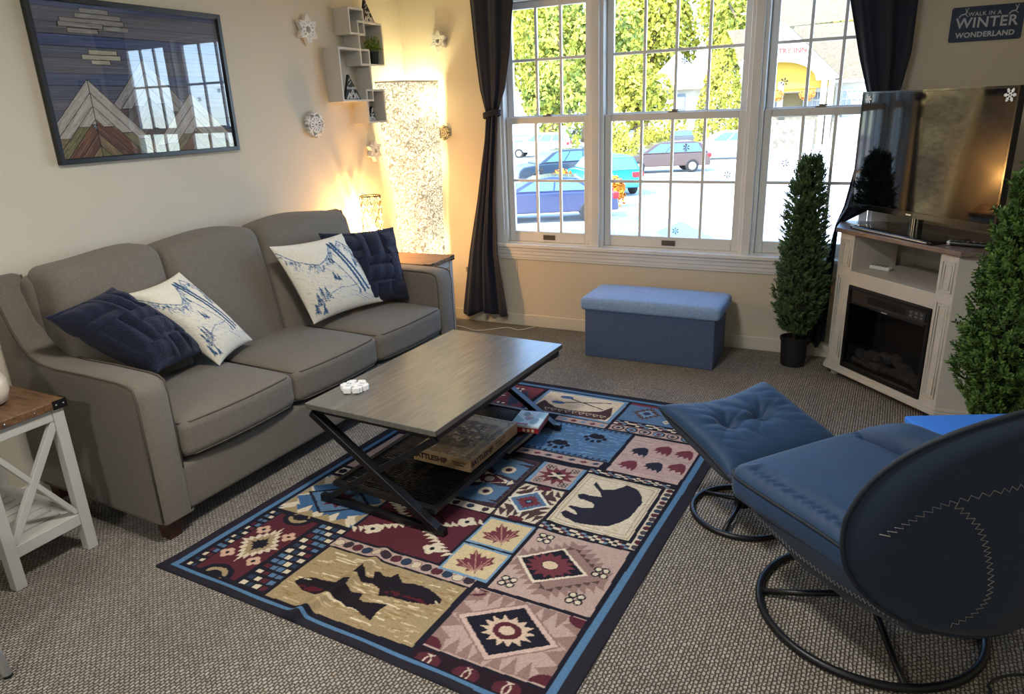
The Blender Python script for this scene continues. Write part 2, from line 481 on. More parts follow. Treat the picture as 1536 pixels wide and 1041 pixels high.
# unseen side window added behind the photographer to let in fill daylight
for nm, ax in (('fill_window', 'x'),):
    o = struct(thing(nm, 'plain white window added for fill daylight behind the camera', 'window'))
    f = MB(); g = MB()
    if ax == 'x':
        a0, a1, z0, z1 = -1.75, -0.95, 0.7, 2.1
        for a in (a0, (a0 + a1) / 2 - .03, a1 - .06): f.box(XR + 0.03, a, z0, XR + 0.09, a + .06, z1)
        f.box(XR + .03, a0, z0, XR + .09, a1, z0 + .06); f.box(XR + .03, a0, z1 - .06, XR + .09, a1, z1)
        g.box(XR + .058, a0 + .06, z0 + .06, XR + .062, a1 - .06, z1 - .06)
    else:
        a0, a1, z0, z1 = -2.0, -0.2, 0.35, 2.15
        for a in (a0, (a0 + a1) / 2 - .03, a1 - .06): f.box(a, YB - .09, z0, a + .06, YB - .03, z1)
        f.box(a0, YB - .09, z0, a1, YB - .03, z0 + .06); f.box(a0, YB - .09, z1 - .06, a1, YB - .03, z1)
        g.box(a0 + .06, YB - .062, z0 + .06, a1 - .06, YB - .058, z1 - .06)
    f.build('frame', TRIM, o); g.build('pane', GLASS, o)

# ------------------------------------------------------------------ curtains
CURT = M('navy_curtain_cloth', '#10162a', 0.8, bump=0.25, bscale=350, var=0.1, vscale=30, sheen=0.05)
def interp(tab, z):
    for (z0, *a), (z1, *b) in zip(tab, tab[1:]):
        if (z0 - z) * (z1 - z) <= 0:
            t = (z - z0) / (z1 - z0) if z1 != z0 else 0
            t = t * t * (3 - 2 * t) if len(a) > 2 else t
            return [p + (q - p) * t for p, q in zip(a, b)]
    return list(tab[-1][1:]) if z < tab[-1][0] else list(tab[0][1:])
def curtain(label, tab, folds, seed, ytab, tie):
    rg = random.Random(seed)
    ph = [rg.uniform(0, 6) for _ in range(4)]
    nu, nv = 110, 90
    z0, z1 = tab[-1][0], tab[0][0]
    P = []
    for i in range(nu + 1):
        u = i / nu; col = []
        for j in range(nv + 1):
            z = z1 + (z0 - z1) * j / nv
            l, r = interp(tab, z); y, A = interp(ytab, z)
            uu = u + 0.015 * math.sin(5 * u + z * 2 + ph[1])
            amp = A * (0.75 + 0.35 * math.sin(3.1 * u * PI + ph[2]))
            yy = y + amp * math.sin(2 * PI * folds * uu + ph[0]) + 0.3 * amp * math.sin(2 * PI * folds * 2.3 * uu + ph[3] + z)
            zz = z
            if j == nv: zz += 0.018 * math.sin(9 * u + ph[1]) + 0.03 * (u - 0.5)
            col.append((l + (r - l) * uu, min(yy, YW - 0.024), zz))
        P.append(col)
    t = thing('curtain', label, 'curtain', (0, 0, 0), 0, 'navy curtains at the window')
    MB().grid(P).build('cloth', CURT, t, smooth=True, solid=0.003)
    # tie band
    l, r = interp(tab, tie); y, A = interp(ytab, tie)
    ring = [((l + r) / 2 + ((r - l) / 2 + 0.012) * math.cos(a), y + 0.03 * math.sin(a), tie + 0.012 * math.cos(a + 0.5)) for a in [2 * PI * k / 28 for k in range(28)]]
    b = MB()
    for dz in (-0.012, 0, 0.012): b.tube([(x, yy, z + dz) for x, yy, z in ring], 0.008, 6, closed=True)
    b.build('tieback', CURT, t, smooth=True)
    return t
curtain('navy curtain tied in on the left side of the window beside the corner lamp',
        [(2.40, -2.54, -2.13), (2.25, -2.525, -2.185), (1.9, -2.50, -2.225), (1.68, -2.475, -2.27), (1.52, -2.435, -2.335), (1.35, -2.455, -2.35), (0.93, -2.535, -2.375), (0.56, -2.62, -2.375), (0.085, -2.71, -2.31)],
        2.6, 3, [(2.4, 4.54, 0.016), (1.52, 4.545, 0.012), (0.09, 4.52, 0.035)], 1.52)
curtain('navy curtain pulled to the right side of the window behind the television',
        [(2.40, -0.235, 0.17), (2.05, -0.20, 0.12), (1.75, -0.125, 0.12), (1.58, -0.072, 0.095), (1.45, -0.03, 0.075), (1.17, -0.085, 0.10), (0.94, -0.12, 0.03), (0.84, -0.15, -0.135), (0.26, -0.235, -0.14), (0.10, -0.25, -0.14)],
        2.6, 8, [(2.4, 4.545, 0.014), (1.45, 4.548, 0.012), (0.1, 4.53, 0.028)], 1.45)

# ------------------------------------------------------------------ outside
GZ = -2.0
struct(MB().box(-70, YW + 1.2, GZ - 0.3, 40, 130, GZ).build('ground', M('pale_asphalt', '#bdbab4', 0.95, var=0.05, vscale=0.6)))

def leaf_cloud(n, rng, fn, size, tilt=1.0):
    """n leaf quads; fn() -> (point, outward)"""
    v = []; f = []
    for i in range(n):
        p, nrm = fn()
        d = rng.normal(size=3) * tilt + np.array(nrm); d /= np.linalg.norm(d)
        a = np.cross(d, rng.normal(size=3)); a /= np.linalg.norm(a); b = np.cross(d, a)
        s = size * rng.uniform(0.6, 1.4)
        a = a * s; b = b * s * 0.6
        k = len(v)
        v += [p - a, p - b, p + a, p + b]; f.append((k, k + 1, k + 2, k + 3))
    return v, f

def leafy(name, cols, scale=0.9):
    m = bpy.data.materials.new(name); m.use_nodes = True
    nt = m.node_tree; b = nt.nodes['Principled BSDF']; b.inputs['Roughness'].default_value = 0.7; b.inputs['Specular IOR Level'].default_value = 0.2
    tc = nt.nodes.new('ShaderNodeTexCoord'); n = nt.nodes.new('ShaderNodeTexNoise'); n.inputs['Scale'].default_value = scale; n.inputs['Detail'].default_value = 5
    nt.links.new(tc.outputs['Object'], n.inputs['Vector'])
    r = ramp(nt, [(0.3 + 0.4 * i / (len(cols) - 1), c) for i, c in enumerate(cols)])
    nt.links.new(n.outputs['Fac'], r.inputs[0]); nt.links.new(r.outputs[0], b.inputs['Base Color'])
    return m
YEL = leafy('yellow_green_leaves', ['#4d4f21', '#a3a03a', '#c9c354', '#b4ad3f'], 1.2)
GRN = leafy('green_leaves', ['#2c3f24', '#7d8a3c', '#b3b04a', '#93983f'], 1.0)
CON = leafy('hedge_leaves', ['#4a4c1f', '#a8a23a', '#c4bd4a'], 1.6)
BARK = M('bark', '#6b5c4c', 0.9, var=0.2)
def tree(name, label, cat, x, y, base, h, rx, rz_, zc, mat, n, leaf, seed, group=None, trunk=True, cone=False):
    rng = np.random.default_rng(seed)
    t = thing(name, label, cat, (x, y, base), 0, group)
    lob = [(rng.normal(size=3) * np.array([0.32, 0.32, 0.36]), rng.uniform(0.42, 0.62)) for _ in range(10)]
    def pt():
        if cone:
            u = rng.uniform(0, 1) ** 0.8; a = rng.uniform(0, 2 * PI)
            r = rx * (1 - u) ** 0.6 * (0.85 + 0.15 * math.sin(5 * a + 9 * u)) * rng.uniform(0.85, 1.03)
            return np.array([r * math.cos(a), r * math.sin(a), u * h]), np.array([math.cos(a), math.sin(a), 0.4])
        c, r = lob[rng.integers(len(lob))]
        d = rng.normal(size=3); d /= np.linalg.norm(d)
        p = (c + d * r * rng.uniform(0.85, 1.05)) * np.array([rx, rx, rz_]) + np.array([0, 0, zc])
        p[2] = max(p[2], 0.05)
        return p, d
    v, f = leaf_cloud(n, rng, pt, leaf, 0.8)
    MB().add(v, f).build('foliage', mat, t)
    b = MB()
    if trunk:
        b.tube([(0, 0, 0), (0.03 * h, 0, zc * 0.5), (0, 0, zc)], [0.03 * h, 0.024 * h, 0.012 * h], 8)
        for k in range(5):
            a = k * 1.3; b.tube([(0, 0, zc * 0.55), (rx * .4 * math.cos(a), rx * .4 * math.sin(a), zc * 0.95), (rx * .7 * math.cos(a), rx * .7 * math.sin(a), zc + .2 * rz_)], [0.014 * h, 0.01 * h, 0.004 * h], 6)
    else:
        b.lathe([(0.06, 0), (0.05, h * 0.6)], 8)
    b.build('trunk', BARK, t, smooth=True)
    return t
tl = [  # x, y, h, radius, kind
    (-38.5, 70, 17, 6.2, 0), (-27.0, 72, 17, 5.6, 1), (-49.5, 84, 20, 6.0, 1), (-36.5, 86, 21, 6.2, 0), (-24.5, 87, 21, 6.0, 0), (-12.5, 88, 21, 6.0, 1), (-0.5, 90, 20, 6.0, 0),
    (-44.0, 101, 29, 5.7, 1), (-31.0, 103, 30, 5.7, 1), (-18.5, 103, 30, 5.7, 0), (-6.0, 104, 30, 5.7, 1), (-33.0, 58, 9, 3.6, 0), (-25.2, 60, 8, 3.4, 1), (-19.6, 65, 8, 2.9, 0), (6.5, 104, 30, 5.7, 0)]
tnames = ['tall yellow green tree filling the left part of the left window', 'tall green tree filling the right part of the left window', 'green tree at the far left behind the curtain', 'broad yellow tree behind the left window trees', 'yellow tree rising behind the inn wing in the center window',
          'green tree rising behind the inn roof', 'yellow tree at the right behind the inn gable', 'very tall green tree on the hill at the far left', 'very tall green tree on the hill behind the left window', 'very tall yellow tree on the hill above the inn wing', 'very tall green tree on the hill above the inn roof',
          'low bushy yellow tree farthest left at the lot edge', 'low bushy green tree at the lot edge beyond the white sport utility vehicle', 'low bushy yellow tree just left of the inn wing', 'very tall yellow tree on the hill behind the inn gable']
for i, (x, y, h, r, k) in enumerate(tl):
    tree('deciduous_tree', tnames[i], 'tree', x, y, GZ, h, r, h * 0.42, h * 0.55, (YEL, GRN)[k], 8500 if h > 12 else 4500, 0.17 + 0.006 * h, 40 + i, 'trees outside')
tree('conifer', 'dense cone shaped yellow evergreen in front of the inn', 'tree', -10.5, 56.5, GZ, 8.2, 2.3, 0, 2, CON, 6500, 0.13, 3, 'trees outside', trunk=False, cone=True)
tree('shrub', 'rounded yellow shrub beside the brown wagon outside', 'shrub', -14.3, 45, GZ, 2.6, 1.5, 1.1, 1.2, CON, 2200, 0.09, 4, 'shrubs outside')
tree('shrub', 'small yellow shrub at the foot of the inn wing', 'shrub', -15.4, 56, GZ, 2.4, 1.6, 1.0, 1.2, CON, 2200, 0.09, 5, 'shrubs outside')
ORG = leafy('orange_leaves', ['#7a3b10', '#c9791f', '#d9a02c'], 5)
tree('shrub', 'orange autumn shrub behind the blue sedan', 'shrub', -10.1, 24.5, GZ, 1.4, 0.8, 0.6, 0.8, ORG, 500, 0.09, 6, 'shrubs outside')
tree('shrub', 'orange autumn shrub beside the teal car', 'shrub', -8.2, 25.2, GZ, 1.3, 0.55, 0.5, 0.75, ORG, 500, 0.09, 7, 'shrubs outside')

# cars
TYRE = M('tyre_rubber', '#242424', 0.8); RIM = M('wheel_rim', '#b9b6ab', 0.35, 0.7); CARGL = M('car_glass', '#4d7287', 0.08, spec=0.8)
LAMPR = M('tail_light', '#c3161c', 0.25)
def car(label, x, y, yaw, col, kind, group='cars in the parking lot'):
    t = thing('car', label, 'car', (x, y, GZ), yaw, group)
    paint = M('paint_' + col, col, 0.25, 0.1, coat=0.5)
    if kind == 'sedan':
        L_, W, H = 4.7, 1.8, 1.45
        low = [(-2.35, .35), (-2.3, .75), (-2.1, .95), (-1.5, 1.0), (1.0, .98), (2.0, .85), (2.33, .65), (2.35, .3)]
        cab = [(-1.75, .97), (-1.0, 1.40), (-.2, 1.45), (.4, 1.38), (1.25, .96)]
    elif kind == 'suv':
        L_, W, H = 4.7, 1.9, 1.75
        low = [(-2.35, .4), (-2.33, .9), (-2.25, 1.12), (1.1, 1.12), (2.1, 1.0), (2.33, .8), (2.35, .4)]
        cab = [(-2.25, 1.1), (-2.05, 1.65), (-1.6, 1.74), (.1, 1.74), (.6, 1.6), (1.3, 1.1)]
    else:
        L_, W, H = 4.8, 1.85, 1.6
        low = [(-2.4, .35), (-2.38, .8), (-2.28, 1.02), (1.1, 1.0), (2.1, .88), (2.38, .68), (2.4, .35)]
        cab = [(-2.25, 1.0), (-1.9, 1.5), (-1.5, 1.58), (0, 1.58), (.5, 1.48), (1.3, .99)]
    b = MB()
    def sec(poly, w0, w1, zref0, zref1):
        P = []
        for s_, ww in ((-1, w0), (1, w1)): pass
    hw = W / 2
    body = low
    b.prism(body, lambda a, c: (a, -hw, c), lambda a, c: (a, hw, c))
    zb = cab[0][1]; zt = max(c[1] for c in cab)
    def cw(c): return hw * (1 - 0.22 * (c - zb) / (zt - zb)) - 0.03
    b.prism(cab, lambda a, c: (a, -cw(c), c), lambda a, c: (a, cw(c), c))
    b.build('body', paint, t, bevel=0.07)
    xs = [c[0] for c in cab]; x0, x1 = min(xs), max(xs)
    g = MB()
    zg0, zg1 = zb + 0.06, zt - 0.09
    def xr(z, side):
        pts = cab[:len(cab)] if side < 0 else cab[::-1]
        for (a, c), (a2, c2) in zip(pts, pts[1:]):
            if c <= z <= c2: return a + (a2 - a) * (z - c) / (c2 - c)
        return pts[0][0]
    for s_ in (-1, 1):
        xa0, xa1, xb0, xb1 = xr(zg0, -1) + .22, xr(zg1, -1) + .16, xr(zg0, 1) - .22, xr(zg1, 1) - .16
        n = 3 if kind != 'sedan' else 2
        for k in range(n):
            p0 = xa0 + (xb0 - xa0) * k / n + 0.03; p1 = xa0 + (xb0 - xa0) * (k + 1) / n - 0.03
            q0 = xa1 + (xb1 - xa1) * k / n + 0.03; q1 = xa1 + (xb1 - xa1) * (k + 1) / n - 0.03
            A = [(p0, zg0), (p1, zg0), (q1, zg1), (q0, zg1)]
            g.prism(A, lambda a, c: (a, s_ * (cw(c) - 0.02), c), lambda a, c: (a, s_ * (cw(c) + 0.012), c))
    for side in (-1, 1):
        xa, xb = xr(zg0, side), xr(zg1, side); e = side * 0.015
        w0, w1 = cw(zg0) - .1, cw(zg1) - .08
        v = [(xa + e, -w0, zg0), (xa + e, w0, zg0), (xb + e, w1, zg1), (xb + e, -w1, zg1)]
        v2 = [(p[0] - e * 3, p[1], p[2]) for p in v]
        g.add(v + v2, [(0, 1, 2, 3), (7, 6, 5, 4), (0, 4, 5, 1), (1, 5, 6, 2), (2, 6, 7, 3), (3, 7, 4, 0)])
    g.build('windows', CARGL, t)
    for sx in (-1.42, 1.42):
        for s_ in (-1, 1):
            wb = MB()
            prof = [(0.18, -.11), (0.31, -.11), (0.34, -.08), (0.34, .08), (0.31, .11), (0.18, .11)]
            wv = MB().lathe(prof, 24)
            wb.add([(sx + p[0], s_ * (hw - .08) + p[2], .34 + p[1]) for p in wv.v], wv.f)
            o = wb.build('wheel', TYRE, t, auto=True)
            rm = MB().lathe([(0.2, -.1), (0.2, .115)], 20)
            r2 = MB().add([(sx + p[0], s_ * (hw - .08 + .012) + s_ * p[2] * 0.95, .34 + p[1]) for p in rm.v], rm.f)
            r2.build('rim', RIM, o)
    zl = low[1][1]
    for s_ in (-1, 1):
        l = MB().rbox(low[1][0] + .06, s_ * (hw - .22), zl + .06, .1, .24, .1, .04)
        l.build('tail_light', LAMPR, t, smooth=True)
    return t
car('dark blue sedan parked nearest, seen in the left window', -9.6, 21.8, PI + 0.45, '#2f3756', 'sedan')
car('white sport utility vehicle farthest left in the parking lot', -22.8, 51, PI + 0.25, '#c9c9c6', 'suv')
car('dark grey car parked beyond the teal car', -14.0, 33.4, PI + 0.8, '#333c46', 'wagon')
car('bright teal car half hidden by the left window mullion', -10.4, 29.8, PI - 0.9, '#0f7d9c', 'wagon')
car('brown wagon parked in the middle of the lot', -10.2, 39, PI + 0.45, '#4e3c36', 'wagon')
car('white sport utility vehicle beside the right window mullion', -8.5, 48, PI + 0.3, '#cfcdc6', 'suv')
car('small grey car parked behind the brown wagon', -14.0, 59, PI + 0.2, '#55585e', 'sedan')
car('pale blue car close under the window sill', -3.7, 13.2, -0.12, '#6f8fa3', 'sedan')
car('pale blue sport utility vehicle close to the window at the right', 1.5, 10.4, PI - 0.35, '#7aa0b5', 'suv')

# inn
INNW = M('inn_white_boards', '#c2bdb0', 0.7, var=0.02); ROOF = M('inn_shingles', '#645b4a', 0.9, bump=0.3, bscale=6, var=0.25, vscale=5)
YELLOW = M('inn_yellow_wall', '#c9a640', 0.8); SHADEW = M('inn_windows', '#7f8794', 0.15)
inn = thing('inn', 'white country inn with a gabled porch across the parking lot', 'building', (0, 0, 0))
gx, gy = -7.25, 62.0
b = MB()
def yprism(poly, y0, y1): b.prism(poly, lambda a, c: (a, y0, c), lambda a, c: (a, y1, c))
b = MB()   # gable front with arch cut
arch = [(gx - 2.6 + 0, 2.75)]
n = 18
arcp = [(gx + 2.75 * math.cos(PI - PI * k / n), 2.75 + 1.45 * math.sin(PI * k / n)) for k in range(n + 1)]
left = [(gx - 4.1, 2.75)] ; right = [(gx + 4.1, 2.75)]
poly = left + arcp + right + [(gx + 4.1, 2.95), (gx, 6.85), (gx - 4.1, 2.95)]
b.prism(poly, lambda a, c: (a, gy, c), lambda a, c: (a, gy + 0.25, c))
b.build('gable_front', INNW, inn)
b = MB(); b.box(gx - 2.7, gy + 1.2, 2.0, gx + 2.7, gy + 1.3, 4.3); b.box(gx - 3.6, gy + 1.1, 2.2, gx + 3.6, gy + 1.2, 2.75)
b.build('arch_recess', YELLOW, inn)
b = MB()
for s_ in (-1, 1): b.bar((gx, gy - 0.05, 6.95), (gx + s_ * 4.3, gy - 0.05, 2.85), 0.22, 0.3, (0, 1, 0))
b.build('rake_trim', M('inn_trim', '#e0dccf', 0.6), inn)
b = MB()
for s_ in (-1, 1): b.bar((gx, gy + 4.2, 6.95), (gx + s_ * 4.3, gy + 4.2, 2.85), 8.0, 0.15, (0, 1, 0)) if False else None
for s_ in (-1, 1):
    v = [(gx, gy, 6.9), (gx + s_ * 4.3, gy, 2.85), (gx + s_ * 4.3, gy + 8, 2.85), (gx, gy + 8, 6.9)]
    b.add(v + [(p[0], p[1], p[2] + .14) for p in v], [(0, 1, 2, 3), (7, 6, 5, 4), (0, 4, 5, 1), (1, 5, 6, 2), (2, 6, 7, 3), (3, 7, 4, 0)])
b.build('gable_roof', ROOF, inn)
b = MB()
v = [(gx, 65.5, 2.75), (9, 65.5, 2.75), (9, 70.5, 7.2), (gx, 70.5, 7.2)]
b.add(v + [(p[0], p[1] + .3, p[2] + .2) for p in v], [(0, 1, 2, 3), (7, 6, 5, 4), (0, 4, 5, 1), (1, 5, 6, 2), (2, 6, 7, 3), (3, 7, 4, 0)])
v = [(-15.0, 74, 3.2), (-9.5, 74, 3.2), (-9.5, 78, 7.9), (-14.6, 78, 7.9)]
b.add(v + [(p[0], p[1] + .3, p[2] + .2) for p in v], [(0, 1, 2, 3), (7, 6, 5, 4), (0, 4, 5, 1), (1, 5, 6, 2), (2, 6, 7, 3), (3, 7, 4, 0)])
v = [(-10.5, 74, 7.6), (6, 74, 8.1), (6, 80, 13), (-7.5, 80, 13)]
b.add(v + [(p[0], p[1] + .3, p[2] + .2) for p in v], [(0, 1, 2, 3), (7, 6, 5, 4), (0, 4, 5, 1), (1, 5, 6, 2), (2, 6, 7, 3), (3, 7, 4, 0)])
b.build('main_roof', ROOF, inn)
b = MB(); b.box(gx - 3, 66, GZ, 9, 66.3, 2.9); b.box(-14.6, 74.3, GZ, -7, 74.6, 3.4); b.box(-10, 75, GZ, 6, 75.3, 7.8)
b.build('wall', INNW, inn)
b = MB(); b.box(gx - 2, 65.3, 2.55, 9, 65.6, 2.78); b.box(gx - 2, 64.0, 1.9, gx + 3.4, 65.9, 2.2)
b.build('eave_trim', M('inn_trim', '#e0dccf', 0.6), inn)
b = MB(); b.box(gx - 3.3, 65.9, 0.2, gx + 4, 66.0, 2.2); b.build('porch_wall', M('inn_porch_brown', '#94845f', 0.8), inn)
for x, z0 in ((-3.9, GZ), (-3.38, GZ), (-7.0, 0.2), (-10.9, GZ)):
    MB().box(x - .2, 61.95, z0, x + .2, 62.3, 2.75).build('column', INNW, inn)
for x0, x1 in ((-2.75, -1.25), (-5.6, -4.2), (-8.9, -7.4), (1.0, 2.6)):
    o = MB().box(x0, 65.75, 0.65, x1, 65.88, 1.95).build('window', SHADEW, inn)
    mb = MB()
    for k in range(5): mb.box(x0 + (x1 - x0) * k / 4 - .03, 65.68, .65, x0 + (x1 - x0) * k / 4 + .03, 65.75, 1.95)
    for z in (.65, 1.3, 1.95): mb.box(x0 - .05, 65.67, z - .04, x1 + .05, 65.75, z + .04)
    mb.build('window_bars', INNW, o)
b = MB(); b.box(gx - 3.2, 62.3, GZ, -2.6, 66, 0.1); b.build('porch_base', M('inn_stone', '#6e685a', 0.9, bump=0.5, bscale=4, var=0.35, vscale=4), inn)
b = MB()
for k in range(7): b.box(-3.1, 60.6 + k * 0.28, GZ + k * 0.28, 0.2, 62.6, GZ + (k + 1) * 0.28)
b.build('front_steps', M('inn_steps', '#8f8670', 0.9), inn)
def text_mesh(name, body, size, mat, parent, mtx, extrude=0.0, off=0.0, align='CENTER', shear=0.0, space=1.0):
    cu = bpy.data.curves.new(name, 'FONT'); cu.body = body; cu.size = size; cu.align_x = align; cu.align_y = 'CENTER'
    cu.extrude = extrude; cu.offset = off; cu.shear = shear; cu.space_character = space; cu.resolution_u = 3
    tmp = bpy.data.objects.new('tmp', cu); COL.objects.link(tmp)
    dg = bpy.context.evaluated_depsgraph_get(); dg.update()
    me = bpy.data.meshes.new_from_object(tmp.evaluated_get(dg)); bpy.data.objects.remove(tmp)
    me.materials.clear(); me.materials.append(mat)
    o = bpy.data.objects.new(name, me); COL.objects.link(o)
    if parent is not None: o.parent = parent
    o.matrix_local = mtx
    return o
def frame_mtx(origin, xdir, ydir):
    x = Vector(xdir).normalized(); y = Vector(ydir).normalized(); z = x.cross(y)
    return Matrix(((x.x, y.x, z.x, origin[0]), (x.y, y.y, z.y, origin[1]), (x.z, y.z, z.z, origin[2]), (0, 0, 0, 1)))
text_mesh('lettering', 'COUNTRY INN', 0.53, M('inn_letters', '#8c3a30', 0.7), inn, frame_mtx((gx + 0.07, gy - 0.04, 4.95), (1, 0, 0), (0, 0, 1)), extrude=0.02, off=0.01)
b = MB()
for x in (-7.3, -5.0):
    b = MB(); b.ico((x, 61.7, 1.75), (0.45, 0.3, 0.35), 2); v, f = leaf_cloud(160, np.random.default_rng(int(-x * 10)), lambda: ((lambda d: (np.array([x, 61.7, 1.75]) + d * np.array([.55, .4, .45]), d))((lambda q: q / np.linalg.norm(q))(np.random.default_rng(random.randrange(10**9)).normal(size=3)))), 0.1)
    b.add(v, f); b.build('flower_basket', M('flower_orange', '#c98a3a', 0.8, var=0.4, vscale=4), inn)
# left wing of the inn
lw = thing('inn_wing', 'small white wing of the inn with a steep hipped roof beside the cone evergreen', 'building', (0, 0, 0))
MB().box(-20.3, 72, GZ, -15.8, 77, 2.9).build('wall', INNW, lw)
b = MB(); v = [(-21, 71.4, 2.7), (-15.2, 71.4, 2.7), (-15.2, 77.6, 2.7), (-21, 77.6, 2.7), (-18.1, 73.8, 6.2), (-18.1, 75, 6.2)]
b.add(v, [(0, 1, 4), (1, 2, 5, 4), (2, 3, 5), (3, 0, 4, 5), (3, 2, 1, 0)]); b.build('roof', M('inn_pale_roof', '#c4bba6', 0.9, var=0.1), lw)
for x in (-19.2, -17.2):
    MB().box(x - .45, 71.9, 0.9, x + .45, 72, 2.3).build('window', SHADEW, lw)
b = MB(); b.box(-8.6, 57.6, GZ, -4.0, 58.4, 0.0)
tag(b.build('retaining_wall', M('field_stone', '#726c60', 0.9, bump=0.8, bscale=3, var=0.4, vscale=3)), 'grey stone retaining wall in front of the inn porch', 'wall', kind='thing')
# ------------------------------------------------------------------ sofa
SOFA = M('taupe_sofa_weave', '#70685c', 0.9, bump=0.35, bscale=420, var=0.10, vscale=90, sheen=0.1)
PIPE = M('sofa_piping', '#544c41', 0.9, bump=0.2, bscale=500)
sofa = thing('sofa', 'taupe three seat fabric sofa along the left wall under the mountain picture', 'sofa', (-2.275, 1.498, 0), math.atan2(0.9992, 0.04))
S_MTX = Matrix.Translation((-2.275, 1.498, 0)) @ Matrix.Rotation(math.atan2(0.9992, 0.04), 4, 'Z')
def SW(s, d, z): return S_MTX @ Vector((s, d, z))
b = MB(); b.rbox(1.03, 0.415, 0.185, 0.93, 0.405, 0.10, 0.02, n=8)
b.build('base', SOFA, sofa, smooth=True)
ARM = [(0.0, 0.085), (0.0, 0.59), (0.006, 0.62), (0.022, 0.643), (0.05, 0.656), (0.10, 0.662), (0.30, 0.664), (0.50, 0.660), (0.60, 0.668), (0.66, 0.69), (0.71, 0.735), (0.75, 0.80), (0.785, 0.88), (0.81, 0.95), (0.825, 0.985), (0.84, 0.99), (0.84, 0.085)]
def arm(s0, s1):
    prof = []   # cross-section rounding by several slices
    b = MB(); n = len(ARM); sl = [(s0, 0.03), (s0 + .008, 0.012), (s0 + .03, 0.0), (s1 - .03, 0.0), (s1 - .008, 0.012), (s1, 0.03)]
    cx, cz = 0.42, 0.36
    P = []
    for s_, ins in sl:
        row = []
        for d, z in ARM:
            dd = d + (ins if d < .02 else 0); zz = z - (ins * 0.7 if z > .3 else 0)
            row.append((s_, dd, zz))
        P.append(row + [row[0]])
    b.grid(P, flip=True)
    b.add(P[0][:-1], [tuple(range(n))]); b.add(P[-1][:-1], [tuple(range(n - 1, -1, -1))])
    o = b.build('arm', SOFA, sofa, auto=True)
    for s_ in (s0 + 0.004, s1 - 0.004):
        path = [(s_, d + (.014 if d < .02 else 0), z - (.006 if z > .3 else 0)) for d, z in ARM[:15]]
        MB().tube(path, 0.0042, 6).build('piping', PIPE, o, smooth=True)
    path = [(s0, .03, .088), (s0 + .01, .0, .088), (s1 - .01, .0, .088), (s1, .01, .088)]
    MB().tube([(s0, .8, .088)] + path, 0.005, 6).build('piping', PIPE, o, smooth=True)
    return o
arm(0.0, 0.135); arm(1.93, 2.085)
b = MB(); b.rbox(1.03, 0.775, 0.53, 0.925, 0.065, 0.45, 0.05, n=8); b.build('back_frame', SOFA, sofa, smooth=True)
for i, (s0, s1) in enumerate(((0.118, 0.63), (0.63, 1.20), (1.20, 1.90))):
    hw = (s1 - s0) / 2
    def lean(p, hw=hw, i=i):
        u = p.x / hw; z = p.z
        crown = 0.03 * (1 - u * u) * (1 - (z / .31) ** 2)
        tilt = (z + .3) * 0.20
        topd = 0.012 * math.sin(p.x * 9 + i) if z > .2 else 0
        return (p.x, p.y + tilt - (crown if p.y < 0 else 0), z + topd - 0.016 * abs(u) ** 6 * (1 if z > 0.1 else 0))
    b = MB(); b.rbox(0, 0, 0, hw - 0.0015, 0.105, 0.312, 0.052, n=12, k=5, fn=lean)
    b.v = [(x + (s0 + s1) / 2, y + 0.585, z + 0.715) for x, y, z in b.v]
    o = b.build('back_cushion', SOFA, sofa, smooth=True)
for i, (s0, s1) in enumerate(((0.137, 0.73), (0.73, 1.325), (1.325, 1.928))):
    hw = (s1 - s0) / 2; hd = 0.32
    def crown(p, hw=hw, hd=hd):
        u = p.x / hw; v = p.y / hd
        c = 0.028 * max(0, 1 - u ** 4) * max(0, 1 - v ** 4)
        fr = -0.018 * (1 - u * u) if p.y < -hd * .6 else 0
        return (p.x, p.y + fr, p.z + (c if p.z > 0 else 0))
    b = MB(); b.rbox(0, 0, 0, hw - 0.003, hd, 0.075, 0.032, n=12, k=4, fn=crown)
    b.v = [(x + (s0 + s1) / 2, y + hd - 0.012, z + 0.382) for x, y, z in b.v]
    o = b.build('seat_cushion', SOFA, sofa, smooth=True)
    for zz in (0.4505, 0.3135):
        path = []
        c0 = (s0 + s1) / 2
        for k in range(17):
            u = -1 + 2 * k / 16
            path.append((c0 + u * (hw - .012), -0.0045 - 0.018 * (1 - u * u) + (0.02 if abs(u) > .98 else 0), zz))
        path = [(path[0][0] - .004, 0.5, zz + .004)] + path + [(path[-1][0] + .004, 0.5, zz + .004)]
        MB().tube(path, 0.0035, 6).build('piping', PIPE, o, smooth=True)
LEGW = M('sofa_leg_wood', '#3a1d16', 0.4, var=0.15)
for s_, d in ((0.055, 0.055), (0.055, 0.79), (2.03, 0.055), (2.03, 0.79)):
    b = MB(); hw = 0.035
    v = [(s_ - hw * .8, d - hw * .8, 0), (s_ + hw * .8, d - hw * .8, 0), (s_ + hw * .8, d + hw * .8, 0), (s_ - hw * .8, d + hw * .8, 0)]
    v += [(s_ - hw, d - hw, .09), (s_ + hw, d - hw, .09), (s_ + hw, d + hw, .09), (s_ - hw, d + hw, .09)]
    b.add(v, [(0, 3, 2, 1), (4, 5, 6, 7), (0, 1, 5, 4), (1, 2, 6, 5), (2, 3, 7, 6), (3, 0, 4, 7)])
    b.build('leg', LEGW, sofa, bevel=0.003)

